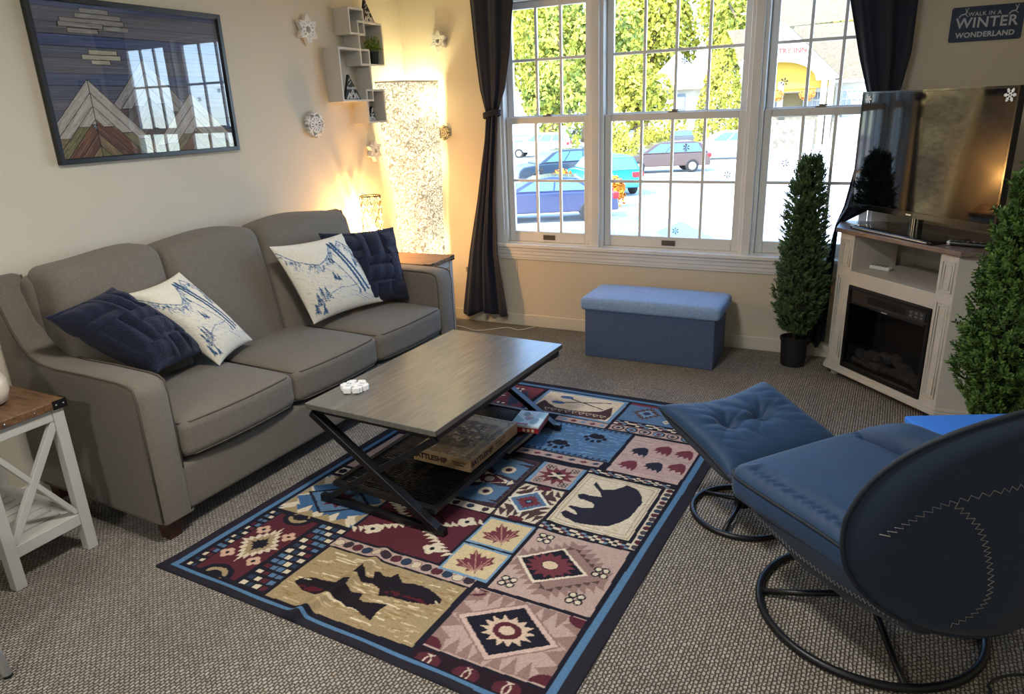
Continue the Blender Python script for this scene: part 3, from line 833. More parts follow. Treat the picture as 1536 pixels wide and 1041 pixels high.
# ------------------------------------------------------------------ throw pillows
def pillow_pts(TL, TR, BR, BL, th, n=60, pinch=0.07, disp=None, sag=0.0):
    TL, TR, BR, BL = map(Vector, (TL, TR, BR, BL))
    nrm = (TR - TL).cross(BL - TL).normalized()   # towards the viewer side when TL,TR,BL run clockwise seen from behind
    F = []; B = []
    for i in range(n + 1):
        rf = []; rb = []
        for j in range(n + 1):
            u = -1 + 2 * i / n; v = -1 + 2 * j / n
            uu = u * (1 - pinch * (1 - v * v)); vv = v * (1 - pinch * (1 - u * u))
            a = (uu + 1) / 2; c = (vv + 1) / 2
            p = (TL * (1 - a) + TR * a) * (1 - c) + (BL * (1 - a) + BR * a) * c
            h = th * max(0.0, (1 - u * u) * (1 - v * v)) ** 0.5
            e = max(0.0, (1 - u ** 8) * (1 - v ** 8))
            d = disp(u, v) * e if disp else 0
            rf.append(p + nrm * (h + d)); rb.append(p - nrm * (h + (d if disp else 0)))
        F.append(rf); B.append(rb)
    return F, B, nrm
def throw_pillow(name, label, corners, th, mat, canvas=None, disp=None, group=None, n=60, flip=False):
    TL, TR, BR, BL = [SW(*c) for c in corners]
    c = (TL + TR + BR + BL) / 4
    c0 = Vector((c.x, c.y, min(TL.z, TR.z, BR.z, BL.z)))
    F, B, nrm = pillow_pts(TL - c0, TR - c0, BR - c0, BL - c0, th, n=n, disp=disp)
    if nrm.x < 0: F, B = B, F
    b = MB(); b.grid(F); nf = len(b.v); b.grid(B, flip=True)
    o = b.build(name, mat, None, smooth=True)
    bm = bmesh.new(); bm.from_mesh(o.data)
    lay = bm.verts.layers.int.new('idx')
    for v in bm.verts: v[lay] = v.index
    bm.to_mesh(o.data); bm.free()
    o.location = c0
    tag(o, label, 'pillow', group)
    if canvas is not None:
        m = n + 1
        ii, jj = np.meshgrid(np.arange(m), np.arange(m), indexing='ij')
        x = (ii / n * 2 - 1).ravel(); y = (1 - jj / n * 2).ravel()
        col = canvas.sample(x, y)
        set_pattern(o, np.concatenate([col, np.tile(np.array(lin('#d9d0bd'), np.float32), (m * m, 1))]))
    return o
CREAMP = attr_mat('printed_cotton', 0.85, 0.15, 160, var=0.05)
def toile(seed):
    cv = Canvas(-1, -1, 1, 1, 150, '#ded6c4'); rg = random.Random(seed)
    blue, dk, lt = '#5c7591', '#33506f', '#a9b4bd'
    def tree_(x, y, h):
        for k in range(7):
            w_ = h * 0.28 * (1 - k / 8); yy = y + h * k / 7
            for s_ in (-1, 1): cv.line((x, yy + .02), (x + s_ * w_, yy - .03 - .02 * rg.random()), 0.018, rg.choice((blue, dk)))
        cv.line((x, y - .03), (x, y + h), .014, dk)
    # mountain ridge
    ridge = [(-1, .82), (-.75, .55), (-.5, .42), (-.3, .36), (-.1, .45), (.1, .62), (.25, .8), (.42, .72), (.62, .86), (.85, .6), (1, .5)]
    cv.path(ridge, .025, blue)
    for (xa, ya), (xb, yb) in zip(ridge, ridge[1:]):
        for k in range(16):
            t = rg.random(); x = xa + (xb - xa) * t; y = ya + (yb - ya) * t
            l = rg.uniform(.05, .25); cv.line((x, y - rg.uniform(0, .14)), (x + rg.uniform(-.1, .05), y - l), rg.uniform(.008, .022), rg.choice((blue, lt, dk)))
    for k in range(90):
        x = rg.uniform(-.95, .2); y = rg.uniform(-.6, .4); l = rg.uniform(.05, .2)
        cv.line((x, y), (x + l, y - l * rg.uniform(.3, .9)), rg.uniform(.006, .012), lt)
    # crossing skis
    for p, q in (((.30, .72), (.52, -.62)), ((.40, .72), (.66, -.58))):
        cv.line(p, q, .075, dk); cv.line((p[0] + .02, p[1]), (q[0] + .02, q[1]), .02, blue)
    cv.disc(.29, .78, .05, dk, .09); cv.disc(.40, .79, .05, dk, .09)
    cv.line((.05, .45), (.38, -.5), .022, dk); cv.disc(.05, .4, .03, dk, .08); cv.line((.38, -.5), (.36, -.62), .06, blue)
    cv.path([(-.45, -.42), (-.1, -.33), (.1, -.38), (.4, -.35), (.8, -.48)], .016, blue)
    for k in range(8): cv.line((.2 + .1 * k, -.6 - .02 * k), (.45 + .1 * k, -.85), .012, rg.choice((blue, lt)))
    for x, y, h in ((-.75, -.62, .32), (-.62, -.56, .38), (-.5, -.5, .3), (-.86, -.8, .25), (-.7, -.85, .22), (-.12, -.1, .22), (-.04, -.12, .16), (.78, .2, .36), (.9, .1, .4), (.68, .12, .24)): tree_(x, y, h)
    return cv
def wrinkle(seed):
    rg = random.Random(seed); a = [(rg.uniform(-4, 4), rg.uniform(-4, 4), rg.uniform(0, 6)) for _ in range(4)]
    return lambda u, v: 0.0035 * sum(math.sin(x * u + y * v + p) for x, y, p in a)
throw_pillow('throw_pillow', 'cream pillow with blue ski mountain print upright in front of the far end pillow',
             [(1.115, 0.45, 0.937), (1.63, 0.43, 0.92), (1.73, 0.26, 0.515), (1.24, 0.34, 0.505)], 0.075, CREAMP, toile(2), wrinkle(1), 'cream printed pillows', n=110)
throw_pillow('throw_pillow', 'cream pillow with blue ski mountain print slumped against the near dark pillow',
             [(0.365, 0.53, 0.865), (0.665, 0.56, 0.895), (0.88, 0.40, 0.52), (0.615, 0.33, 0.485)], 0.075, CREAMP, toile(7), wrinkle(5), 'cream printed pillows', n=110)
FUR = M('navy_fur', '#0f1834', 0.9, bump=0.9, bscale=160, var=0.3, vscale=45, sheen=0.08)
def ribs(u, v):
    a, c = int((u + 1) * 1.3), int((v + 1) * 1.3)
    t = u if (a + c) % 2 else v
    return 0.032 * abs(math.sin(t * 7.0)) ** 0.6 - 0.012 + 0.003 * math.sin(17 * u + 5 * v)
throw_pillow('throw_pillow', 'ribbed navy plush pillow in the far corner of the sofa',
             [(1.53, 0.51, 0.935), (2.01, 0.36, 0.90), (1.90, 0.20, 0.50), (1.50, 0.36, 0.50)], 0.085, FUR, None, ribs, 'navy plush pillows', n=100)
throw_pillow('throw_pillow', 'ribbed navy plush pillow against the near arm of the sofa',
             [(0.015, 0.50, 0.862), (0.315, 0.52, 0.91), (0.61, 0.40, 0.54), (0.27, 0.27, 0.58)], 0.13, FUR, None, ribs, 'navy plush pillows', n=100)

# ------------------------------------------------------------------ end tables
OAK = wood_mat('rustic_oak', [(0.3, '#4c3422'), (0.5, '#6a4c32'), (0.7, '#7d5d40')], (3, 22, 22), 0.45)
TWHITE = M('end_table_paint', '#bbbab3', 0.45, var=0.03)
def end_table(label, loc, rz=0.0):
    # local x: away from the wall (depth .58), local y: width .33
    t = thing('end_table', label, 'side table', loc, rz, 'wood topped white end tables')
    D_, W_, Ht = 0.58, 0.33, 0.62
    top = MB().box(-D_ / 2, -W_ / 2, Ht - 0.03, D_ / 2, W_ / 2, Ht).build('tabletop', OAK, t, bevel=0.004)
    br = MB(); sd = MB()
    for sx in (-1, 1):
        for sy in (-1, 1):
            X, Y = sx * D_ / 2, sy * W_ / 2
            br.box(min(X, X - sx * .05), Y - .0015 if sy < 0 else Y - .001, Ht - .031, max(X, X - sx * .05), Y + .001 if sy < 0 else Y + .0015, Ht + .0012)
            br.box(X - .001, min(Y, Y - sy * .05), Ht - .031, X + .0015 * sx + .0005, max(Y, Y - sy * .05), Ht + .0012)
            for k in (.012, .038):
                sd.ico((X + sx * .002, Y - sy * k, Ht - .015), .0042, 2); sd.ico((X - sx * k, Y + sy * .002, Ht - .015), .0042, 2)
    for k in (-.05, .05): sd.ico((D_ / 2 + .001, k, Ht - .016), .004, 2)
    o = br.build('corner_bracket', BLACKM, top); sd.build('stud', CHROME, o, smooth=True)
    lx, ly, w_ = D_ / 2 - .03, W_ / 2 - .03, .04
    for sx in (-1, 1):
        for sy in (-1, 1):
            MB().box(sx * lx - w_ / 2, sy * ly - w_ / 2, 0, sx * lx + w_ / 2, sy * ly + w_ / 2, Ht - .03).build('leg', TWHITE, t, bevel=0.003)
    for sx in (-1, 1):
        MB().box(sx * lx - .014, -ly + w_ / 2, Ht - .075, sx * lx + .014, ly - w_ / 2, Ht - .03).build('upper_rail', TWHITE, t, bevel=0.002)
        MB().box(sx * lx - .014, -ly + w_ / 2, .115, sx * lx + .014, ly - w_ / 2, .16).build('lower_rail', TWHITE, t, bevel=0.002)
    for sy in (-1, 1):
        MB().box(-lx + w_ / 2, sy * ly - .014, Ht - .075, lx - w_ / 2, sy * ly + .014, Ht - .03).build('upper_rail', TWHITE, t, bevel=0.002)
        MB().box(-lx + w_ / 2, sy * ly - .014, .115, lx - w_ / 2, sy * ly + .014, .16).build('lower_rail', TWHITE, t, bevel=0.002)
    for sx in (-1, 1):
        x = MB()
        x.bar((sx * lx, -ly + .02, .165), (sx * lx, ly - .015, Ht - .08), .028, .022, (1, 0, 0))
        x.bar((sx * (lx - .004), ly - .02, .165), (sx * (lx - .004), -ly + .015, Ht - .08), .018, .028, (1, 0, 0))
        x.build('cross_brace', TWHITE, t, bevel=0.002)
    # slatted lower shelf with slots running across
    s = MB(); n = 9; ed = .045
    s.box(-lx, -ly + .014, .14, lx, -ly + ed, .158); s.box(-lx, ly - ed, .14, lx, ly - .014, .158)
    pitch = (2 * lx - .02) / n
    for k in range(n):
        x0 = -lx + .012 + k * pitch
        s.box(x0 + (.006 if k else 0), -ly + ed, .1401, x0 + pitch - .006, ly - ed, .1579)
    s.build('lower_shelf', TWHITE, t)
    return t
end_table('wood topped white end table with crossed legs at the near end of the sofa', (-2.82, 1.235, 0), 0.0)
end_table('wood topped white end table behind the far arm of the sofa below the glowing lamps', (-2.775, 3.925, 0), 0.05)

# cream lamp base standing on the near end table
cl = thing('table_lamp', 'cream ceramic table lamp on the near end table at the picture edge', 'lamp', (-2.735, 1.235, 0.62))
CER = M('cream_ceramic', '#d9c6ae', 0.3, coat=0.3)
MB().lathe([(0.045, 0), (0.075, .01), (0.088, .05), (0.086, .09), (0.06, .14), (0.02, .19), (0.015, .23)], 32).build('base', CER, cl, smooth=True)
MB().lathe([(0.008, .23), (0.008, .30)], 12).build('stem', CHROME, cl)
MB().grid([[(r * math.cos(a), r * math.sin(a), z) for r, z in ((.06, .42), (.095, .29))] for a in [2 * PI * k / 32 for k in range(32)]], wrap_u=True).build('shade', M('cream_linen', '#d8ccb5', 0.9), cl, smooth=True, solid=0.003)

# ------------------------------------------------------------------ lattice lamp on the far end table
tl_ = thing('table_lamp', 'glowing lattice table lamp on the end table behind the navy pillow', 'lamp', (-2.985, 3.885, 0.62))
LAT = M('lattice_wire', '#3a3120', 0.4, 0.5)
R_, H0, H1 = 0.068, 0.03, 0.415
b = MB(); nh = 9
for k in range(nh):
    for s_ in (-1, 1):
        b.tube([(R_ * math.cos(2 * PI * k / nh + s_ * t * 2.6), R_ * math.sin(2 * PI * k / nh + s_ * t * 2.6), H0 + (H1 - H0) * t) for t in [i / 40 for i in range(41)]], 0.0026, 5)
for z in (H0, H1):
    b.tube([(R_ * math.cos(a), R_ * math.sin(a), z) for a in [2 * PI * k / 40 for k in range(40)]], 0.004, 6, closed=True)
b.build('lattice_shade', LAT, tl_, smooth=True)
BEAD = M('crystal_bead', '#efe3c6', 0.1, emit='#ffe1a0', estr=0.10)
b = MB()
per = 2 * PI / nh; rows = 2 * 2.6 / per
nr = int(rows); bead0 = None
for j in range(nr):
    z = H0 + (H1 - H0) * (j + 0.5 + 0.5) / rows
    if z > H1 - .01: break
    for k in range(nh):
        a = per * k + (per / 2 if j % 2 == 0 else 0) * 1.0
        if bead0 is None: bead0 = MB().ico((0, 0, 0), 0.0085, 1).build('crystal_bead', BEAD, tl_, smooth=True); bo = bead0
        else: bo = bead0.copy(); COL.objects.link(bo); bo.parent = tl_
        bo.location = (R_ * .99 * math.cos(a), R_ * .99 * math.sin(a), z)
MB().lathe([(0.072, 0), (0.072, .02), (0.03, .032), (0.012, .04), (0.012, .10)], 32).build('base', CHROME, tl_, auto=True)
MB().ico((0, 0, 0.19), (0.022, .022, .033), 3).build('bulb', M('bulb_glow', '#fff1cf', 0.4, emit='#ffd79a', estr=6), tl_, smooth=True)
ld = bpy.data.lights.new('table_lamp_light', 'POINT'); ld.energy = 5.2; ld.color = (1.0, 0.52, 0.16); ld.shadow_soft_size = 0.022
lo = bpy.data.objects.new('table_lamp_light', ld); COL.objects.link(lo); lo.location = (-2.985, 3.885, 0.62 + 0.25)

# ------------------------------------------------------------------ corner floor lamp
fl = thing('floor_lamp', 'tall glowing corner floor lamp with a curved string patterned shade', 'lamp', (-2.95, 4.42, 0))
def shade_mat():
    m = bpy.data.materials.new('string_paper_shade'); m.use_nodes = True
    nt = m.node_tree; N = nt.nodes.new; Lk = nt.links.new
    nt.nodes.clear()
    tc = N('ShaderNodeTexCoord')
    n0 = N('ShaderNodeTexNoise'); n0.inputs['Scale'].default_value = 16; n0.inputs['Detail'].default_value = 2; Lk(tc.outputs['Object'], n0.inputs['Vector'])
    sc = N('ShaderNodeVectorMath'); sc.operation = 'SCALE'; sc.inputs[3].default_value = 0.12; Lk(n0.outputs['Color'], sc.inputs[0])
    ad = N('ShaderNodeVectorMath'); ad.operation = 'ADD'; Lk(tc.outputs['Object'], ad.inputs[0]); Lk(sc.outputs[0], ad.inputs[1])
    v = N('ShaderNodeTexVoronoi'); v.feature = 'DISTANCE_TO_EDGE'; v.inputs['Scale'].default_value = 30; Lk(ad.outputs[0], v.inputs['Vector'])
    v2 = N('ShaderNodeTexVoronoi'); v2.feature = 'DISTANCE_TO_EDGE'; v2.inputs['Scale'].default_value = 44; Lk(ad.outputs[0], v2.inputs['Vector'])
    mn = N('ShaderNodeMath'); mn.operation = 'MINIMUM'; Lk(v.outputs['Distance'], mn.inputs[0]); Lk(v2.outputs['Distance'], mn.inputs[1])
    r = ramp(nt, [(0.0, '#77746a'), (0.05, '#b3b0a4'), (0.10, '#fbf7ea')]); Lk(mn.outputs[0], r.inputs[0])
    d = N('ShaderNodeBsdfDiffuse'); t = N('ShaderNodeBsdfTranslucent'); e = N('ShaderNodeEmission'); e.inputs[1].default_value = 0.085
    for x in (d, t): Lk(r.outputs[0], x.inputs[0])
    Lk(r.outputs[0], e.inputs[0])
    mx = N('ShaderNodeMixShader'); mx.inputs[0].default_value = 0.5; Lk(d.outputs[0], mx.inputs[1]); Lk(t.outputs[0], mx.inputs[2])
    a = N('ShaderNodeAddShader'); Lk(mx.outputs[0], a.inputs[0]); Lk(e.outputs[0], a.inputs[1])
    o = N('ShaderNodeOutputMaterial'); Lk(a.outputs[0], o.inputs[0])
    return m
P = []; rim = []
for i in range(41):
    t = i / 40; col = []
    for j in range(31):
        k = j / 30; z = 1.755 - 1.72 * k
        A = Vector((XL + 0.03, 4.20 + 0.20 * k, z)); B = Vector((-2.825 - 0.05 * k, YW - 0.03, z))
        C = Vector((-2.825 - 0.05 * k, 4.20 + 0.20 * k, z)); C = (A + B) / 2 + (C - (A + B) / 2) * 0.85
        p = A * (1 - t) ** 2 + C * 2 * t * (1 - t) + B * t * t
        p.x += 0.004 * math.sin(8 * z + 5 * t)
        col.append((p.x + 2.95, p.y - 4.42, z))
    P.append(col); rim.append(col[0])
MB().grid(P).build('shade', shade_mat(), fl, smooth=True, solid=0.002)
MB().tube(rim, 0.006, 6).build('top_rim', M('rim_wire', '#cfccc0', 0.5), fl, smooth=True)
b = MB(); b.tube([(0.01, 0.02, .02), (0.01, 0.02, 1.74)], 0.009, 8); b.tube([(rim[0][0], rim[0][1], 1.755), (0.01, 0.02, 1.72), (rim[-1][0], rim[-1][1], 1.755)], 0.004, 6)
b.build('pole', CHROME, fl)
MB().lathe([(0.12, 0), (0.12, .012), (0.03, .022)], 32, (0.01, 0.02, 0)).build('base', BLACKM, fl, auto=True)
for z in (0.55, 1.15, 1.58):
    MB().ico((0.0, 0.07, z), (0.022, .022, .032), 2).build('bulb', M('lamp_bulb_glow', '#fff6da', 0.4, emit='#fff0b8', estr=3), fl, smooth=True)
    ld = bpy.data.lights.new('floor_lamp_light', 'POINT'); ld.energy = {0.55: 0.45, 1.15: 0.45, 1.58: 2.1}[z]; ld.color = (1.0, 0.88, 0.48); ld.shadow_soft_size = 0.03
    lo = bpy.data.objects.new('floor_lamp_light', ld); COL.objects.link(lo); lo.location = (-2.95, 4.49, z + 0.05)

# ------------------------------------------------------------------ coffee table
GREYW = wood_mat('grey_oak_top', [(0.25, '#54534f'), (0.5, '#605f5a'), (0.75, '#6d6b65')], (14, 1.6, 14), 0.27, 4.0, spec=0.7)
ct = thing('coffee_table', 'grey wood coffee table with black X shaped steel legs on the patterned rug', 'table', (-1.6, 2.497, 0.008), -0.05)
MB().box(-.32, -.54, .427, .32, .54, .45).build('tabletop', GREYW, ct, bevel=0.003)
b = MB()
for sx in (-1, 1): b.box(sx * .30 - .0125, -.515, .402, sx * .30 + .0125, .515, .427)
for sy in (-1, 1): b.box(-.2875, sy * .50 - .0125, .402, .2875, sy * .50 + .0125, .427)
b.build('frame', BLACKM, ct, bevel=0.002)
for sy in (-1, 1):
    y = sy * .515
    b = MB(); b.bar((-.305, y, .405), (.285, y, .0125), .028, .038, (0, 1, 0)); b.box(.265, y - .014, 0.0, .315, y + .014, .03); b.build('leg', BLACKM, ct, bevel=0.002)
    b = MB(); b.bar((.305, y - sy * .003, .405), (-.285, y - sy * .003, .0125), .026, .026, (0, 1, 0)); b.box(-.315, y - .014, 0.0, -.265, y + .014, .03); b.build('leg', BLACKM, ct, bevel=0.002)
    MB().box(-.265, y - .0125, 0.002, .265, y + .0125, .027).build('foot_bar', BLACKM, ct, bevel=0.002)
    MB().lathe([(.009, 0), (.008, .004)], 12).add([], []).build('bolt', CHROME, ct).matrix_local = Matrix.Translation((0.0, y + sy * .0145, .2085)) @ Matrix.Rotation(sy * -PI / 2, 4, 'X')
shf = MB()
for sx in (-1, 1): shf.box(sx * .248 - .0125, -.50, .068, sx * .248 + .0125, .50, .09)
for sy in (-1, 1): shf.box(-.2355, sy * .4875 - .0125, .068, .2355, sy * .4875 + .0125, .09)
so = shf.build('lower_shelf', BLACKM, ct, bevel=0.002)
b = MB()
for k in range(74):
    y = -.47 + .94 * k / 73; b.box(-.238, y - .0022, .081, .238, y + .0022, .0855)
for x in (-.1, 0, .1): b.box(x - .003, -.475, .077, x + .003, .475, .0809)
b.build('wire_mesh', BLACKM, so)
# white wooden snowflake on the table
def six_blobs(name, label, loc, rz, r, h, mat, group=None):
    b = MB()
    for k in range(6):
        a = k * PI / 3
        b.bar((0.004 * math.cos(a), 0.004 * math.sin(a), h / 2), (r * .8 * math.cos(a), r * .8 * math.sin(a), h / 2), r * .28, h)
        for da in (-.26, 0, .26):
            rr = r * (.84 if da else .93)
            b.rbox(rr * math.cos(a + da), rr * math.sin(a + da), h / 2 + .0006 * k, r * .16, r * .16, h / 2, .003, n=1, k=2)
    b.rbox(0, 0, h / 2, r * .3, r * .3, h / 2 + .002, .004, n=1, k=2)
    o = b.build(name, mat, None); o.location = loc; o.rotation_euler = (0, 0, rz)
    return o
tag(six_blobs('snowflake_ornament', '', (-1.842, 2.166, 0.4585), 0.4, 0.055, 0.024, M('white_foam', '#e6e6e4', 0.6)), 'chunky white snowflake ornament lying on the coffee table', 'ornament')

# games on the lower shelf
KRAFT = M('game_box_tan', '#a98a62', 0.7, var=0.08, vscale=40)
def game_top():
    cv = Canvas(-1, -1, 1, 1, 120, '#c4ab80'); rg = random.Random(3)
    for k in range(420):
        x, y = rg.uniform(-.82, .82), rg.uniform(-.86, .62); w_ = rg.uniform(.05, .22)
        d = math.hypot(x * .8, y - .1)
        c = rg.choice(('#6b5138', '#8a6c4a', '#5a4433', '#9b7c55') if d < .75 else ('#a98b60', '#94764f', '#c1a77c'))
        cv.disc(x, y, w_, c, w_ * rg.uniform(.3, .8))
    for k in range(40):
        x, y = rg.uniform(-.4, .45), rg.uniform(-.3, .5); cv.disc(x, y, rg.uniform(.03, .09), rg.choice(('#d8c49a', '#c9b48a', '#3c2f27')), rg.uniform(.02, .06))
    for k in range(46):   # scrolled border
        for s_ in (-1, 1):
            y = -.95 + 1.9 * k / 45; cv.disc(s_ * (.88 + .04 * math.sin(k)), y, .035, '#6f573a'); cv.disc(s_ * (.88 + .04 * math.sin(k)), y, .02, '#b79d72')
            cv.disc(y, s_ * (.92 + .02 * math.sin(k)), .03, '#6f573a'); cv.disc(y, s_ * (.92 + .02 * math.sin(k)), .016, '#b79d72')
    return cv
gb = thing('board_game_box', 'large tan board game box on the coffee table lower shelf', 'game box', (-1.517, 2.507, 0.0985), -0.045)
MB().box(-.147, -.21, 0, .147, .21, .056).build('box', KRAFT, gb, bevel=0.002)
n = 140
P = [[(-.145 + .29 * i / n, -.208 + .416 * j / n, .0568) for j in range(n + 1)] for i in range(n + 1)]
o = MB().grid(P).build('lid_print', attr_mat('printed_card', 0.45, 0.05, 200, spec=0.5, var=0.05), gb)
gv = np.array([p for r in P for p in r]); set_pattern(o, game_top().sample(gv[:, 0] / .145, gv[:, 1] / .208))
DKRED = M('game_letters', '#3b1a17', 0.7); DKBR = M('game_small_letters', '#4c3825', 0.7)
text_mesh('lettering', 'BATTLESHIP', 0.0335, DKRED, gb, frame_mtx((-.06, -.2111, .030), (1, 0, 0), (0, 0, 1)), off=0.0016)
text_mesh('lettering', 'Pirates of the\nCaribbean', 0.0125, DKBR, gb, frame_mtx((.09, -.2111, .031), (1, 0, 0), (0, 0, 1)), off=0.0004)
text_mesh('lettering', 'BATTLESHIP', 0.0335, DKRED, gb, frame_mtx((.1481, -.11, .030), (0, 1, 0), (0, 0, 1)), off=0.0016)
text_mesh('lettering', 'Pirates of the\nCaribbean', 0.0165, DKBR, gb, frame_mtx((.1481, .045, .031), (0, 1, 0), (0, 0, 1)), off=0.0004)
text_mesh('lettering', 'Pirates of the Caribbean', 0.032, M('game_gold_letters', '#d8c08c', 0.6), gb, frame_mtx((.10, -.03, .0575), (0, 1, 0), (-1, 0, 0)), off=0.0003)
g2 = thing('card_game_box', 'small red and white card game box beside the larger game box', 'game box', (-1.345, 2.815, 0.0985), 0.12)
MB().box(-.07, -.085, 0, .07, .085, .034).build('box', M('red_card', '#8e1f25', 0.5), g2, bevel=0.002)
b = MB(); b.box(-.0712, -.0862, .026, .0712, .0862, .0362); b.build('lid', M('white_card', '#cfd8d6', 0.45, var=0.1, vscale=20), g2, bevel=0.002)
cv = Canvas(-1, -1, 1, 1, 60, '#cdd9d6')
cv.poly([(-1, -1), (-.2, -.4), (-1, .3)], '#7fb3ad'); cv.poly([(1, .1), (.2, .3), (.5, 1), (1, 1)], '#9fc4c4'); cv.disc(-.05, .1, .3, '#7d4a3c', .4); cv.disc(.0, .35, .2, '#c99a80', .2); cv.disc(.45, -.3, .3, '#8aa0a8', .45); cv.disc(-.4, .5, .25, '#4f6f6b', .3); cv.rect(-.9, -.95, .2, -.7, '#a8343a')
n = 50; P = [[(-.069 + .138 * i / n, -.084 + .168 * j / n, .0368) for j in range(n + 1)] for i in range(n + 1)]
o = MB().grid(P).build('lid_print', bpy.data.materials['printed_card'], g2); gv = np.array([p for r in P for p in r]); set_pattern(o, cv.sample(gv[:, 0] / .069, gv[:, 1] / .084))
b = MB()
for k in range(3): b.box(.035 - .022 * k, -.0858, .006, .048 - .022 * k, -.0851, .02)
b.build('label_marks', M('pale_print', '#d9c9a8', 0.6), g2)
# ------------------------------------------------------------------ lodge rug
NAVY, BLUE, LBLUE, MAR, RED, CRE, PINK, BRN, TAN, DBLUE, MAUV = '#22212b', '#557290', '#7191ac', '#562a33', '#6e3841', '#d0c3ab', '#b39b91', '#55443f', '#9d8a69', '#2f3d52', '#8f746d'
cv = Canvas(-2, -9, 168, 220, 3.2, NAVY)
rgr = random.Random(11)
def saw(c, rx, ry, n, dep, col, rot=0.0):
    """diamond with stepped teeth"""
    pts = []
    cor = [(rx, 0), (0, ry), (-rx, 0), (0, -ry)]
    for i in range(4):
        a, b_ = cor[i], cor[(i + 1) % 4]
        for k in range(n):
            t0 = k / n; t1 = (k + .5) / n
            for t, m in ((t0, 1.0), (t1, 1 - dep)):
                x = a[0] + (b_[0] - a[0]) * t; y = a[1] + (b_[1] - a[1]) * t
                pts.append((c[0] + x * m, c[1] + y * m))
    cv.poly(pts, col)
def flower(x, y, r, col=CRE, ctr=NAVY):
    for dx, dy in ((1, 0), (-1, 0), (0, 1), (0, -1)): cv.disc(x + dx * r * .62, y + dy * r * .62, r * .52, col)
    cv.disc(x, y, r * .3, ctr)
def cross4(x, y, r, out=NAVY, ins=CRE):
    for dx in (-1, 1):
        for dy in (-1, 1):
            cv.disc(x + dx * r * .55, y + dy * r * .55, r * .58, out); cv.disc(x + dx * r * .55, y + dy * r * .55, r * .36, ins)
def teeth(x0, y0, x1, y1, n, h, col, side=1):
    l = math.hypot(x1 - x0, y1 - y0); tx, ty = (x1 - x0) / l, (y1 - y0) / l; nx, ny = -ty * side, tx * side
    for k in range(n):
        a, c, m = l * k / n, l * (k + 1) / n, l * (k + .5) / n
        cv.poly([(x0 + tx * a, y0 + ty * a), (x0 + tx * c, y0 + ty * c), (x0 + tx * m + nx * h, y0 + ty * m + ny * h)], col)
def speckle(x0, y0, x1, y1, n, cols, lmin, lmax, w_):
    for k in range(n):
        x, y = rgr.uniform(x0, x1), rgr.uniform(y0, y1); l = rgr.uniform(lmin, lmax)
        cv.line((x, y), (min(x + l, x1), y + rgr.uniform(-.3, .3)), w_, rgr.choice(cols))
def leaf(cx, cy, s, col, vein):
    half = [(0, -1.0), (.08, -.55), (.45, -.75), (.38, -.5), (.95, -.2), (.75, -.05), (.98, .3), (.55, .22), (.52, .42), (.25, .28), (.3, .72), (.14, .62), (0, 1.05)]
    pts = half + [(-x, y) for x, y in half[-2:0:-1]]
    ca, sa = math.cos(.5), math.sin(.5)
    tr = lambda p: (cx + s * (p[0] * ca - p[1] * sa), cy + s * (p[0] * sa + p[1] * ca))
    cv.poly([tr(p) for p in pts], col)
    for q in ((0, 1), (.85, .25), (-.85, .25), (.8, -.15), (-.8, -.15), (.4, .0), (-.4, 0)): cv.line(tr((0, -.8)), tr((q[0] * .9, q[1] * .9)), s * .045, vein)
def dots(x0, y0, x1, y1, n, bgc, cols, vert):
    cv.rect(x0, y0, x1, y1, bgc)
    for k in range(n):
        t = (k + .5) / n
        x, y = ((x0 + x1) / 2, y0 + (y1 - y0) * t) if vert else (x0 + (x1 - x0) * t, (y0 + y1) / 2)
        r = min(x1 - x0, y1 - y0) * .33
        cv.disc(x, y, r * 1.12, NAVY); cv.disc(x, y, r, cols[k % len(cols)])
# left checks and maroon panel
def checks(x0, y0, x1, y1, nx, ny):
    cols = [CRE, BLUE, MAR, NAVY]
    for i in range(nx):
        for j in range(ny):
            a = (i * 1 + j) % 3
            dx, dy = (x1 - x0) / nx, (y1 - y0) / ny
            if (i + j) % 2 == 0: c = CRE if a != 1 else BLUE
            else: c = (MAR, DBLUE, BLUE)[a]
            cv.rect(x0 + i * dx + .4, y0 + j * dy + .6, x0 + (i + 1) * dx - .2, y0 + (j + 1) * dy - .8, c)
checks(8.3, 5, 13, 47, 2, 13)
cv.rect(13.6, 5.5, 33, 46.5, MAR)
saw((23, 26), 9.3, 12, 5, .22, CRE); saw((23, 26), 7, 9, 4, .25, TAN); saw((23, 26), 4.5, 5, 3, .3, NAVY)
for x, y in ((16.5, 34), (29.5, 34), (16.5, 17), (29.5, 17)): flower(x, y, 2.6, '#c9a58f')
for y, s_ in ((6, 1), (46, -1)):
    cv.disc(23, y, 7, NAVY, 5.5); cv.disc(23, y, 4.6, TAN, 3.6); cv.disc(23, y - s_ * .8, 3.3, NAVY, 2.6)
    cv.rect(13.6, y - 1.2 if s_ > 0 else y, 33, y if s_ > 0 else y + 1.2, NAVY)
checks(34.6, 5, 46.8, 47, 4, 12)
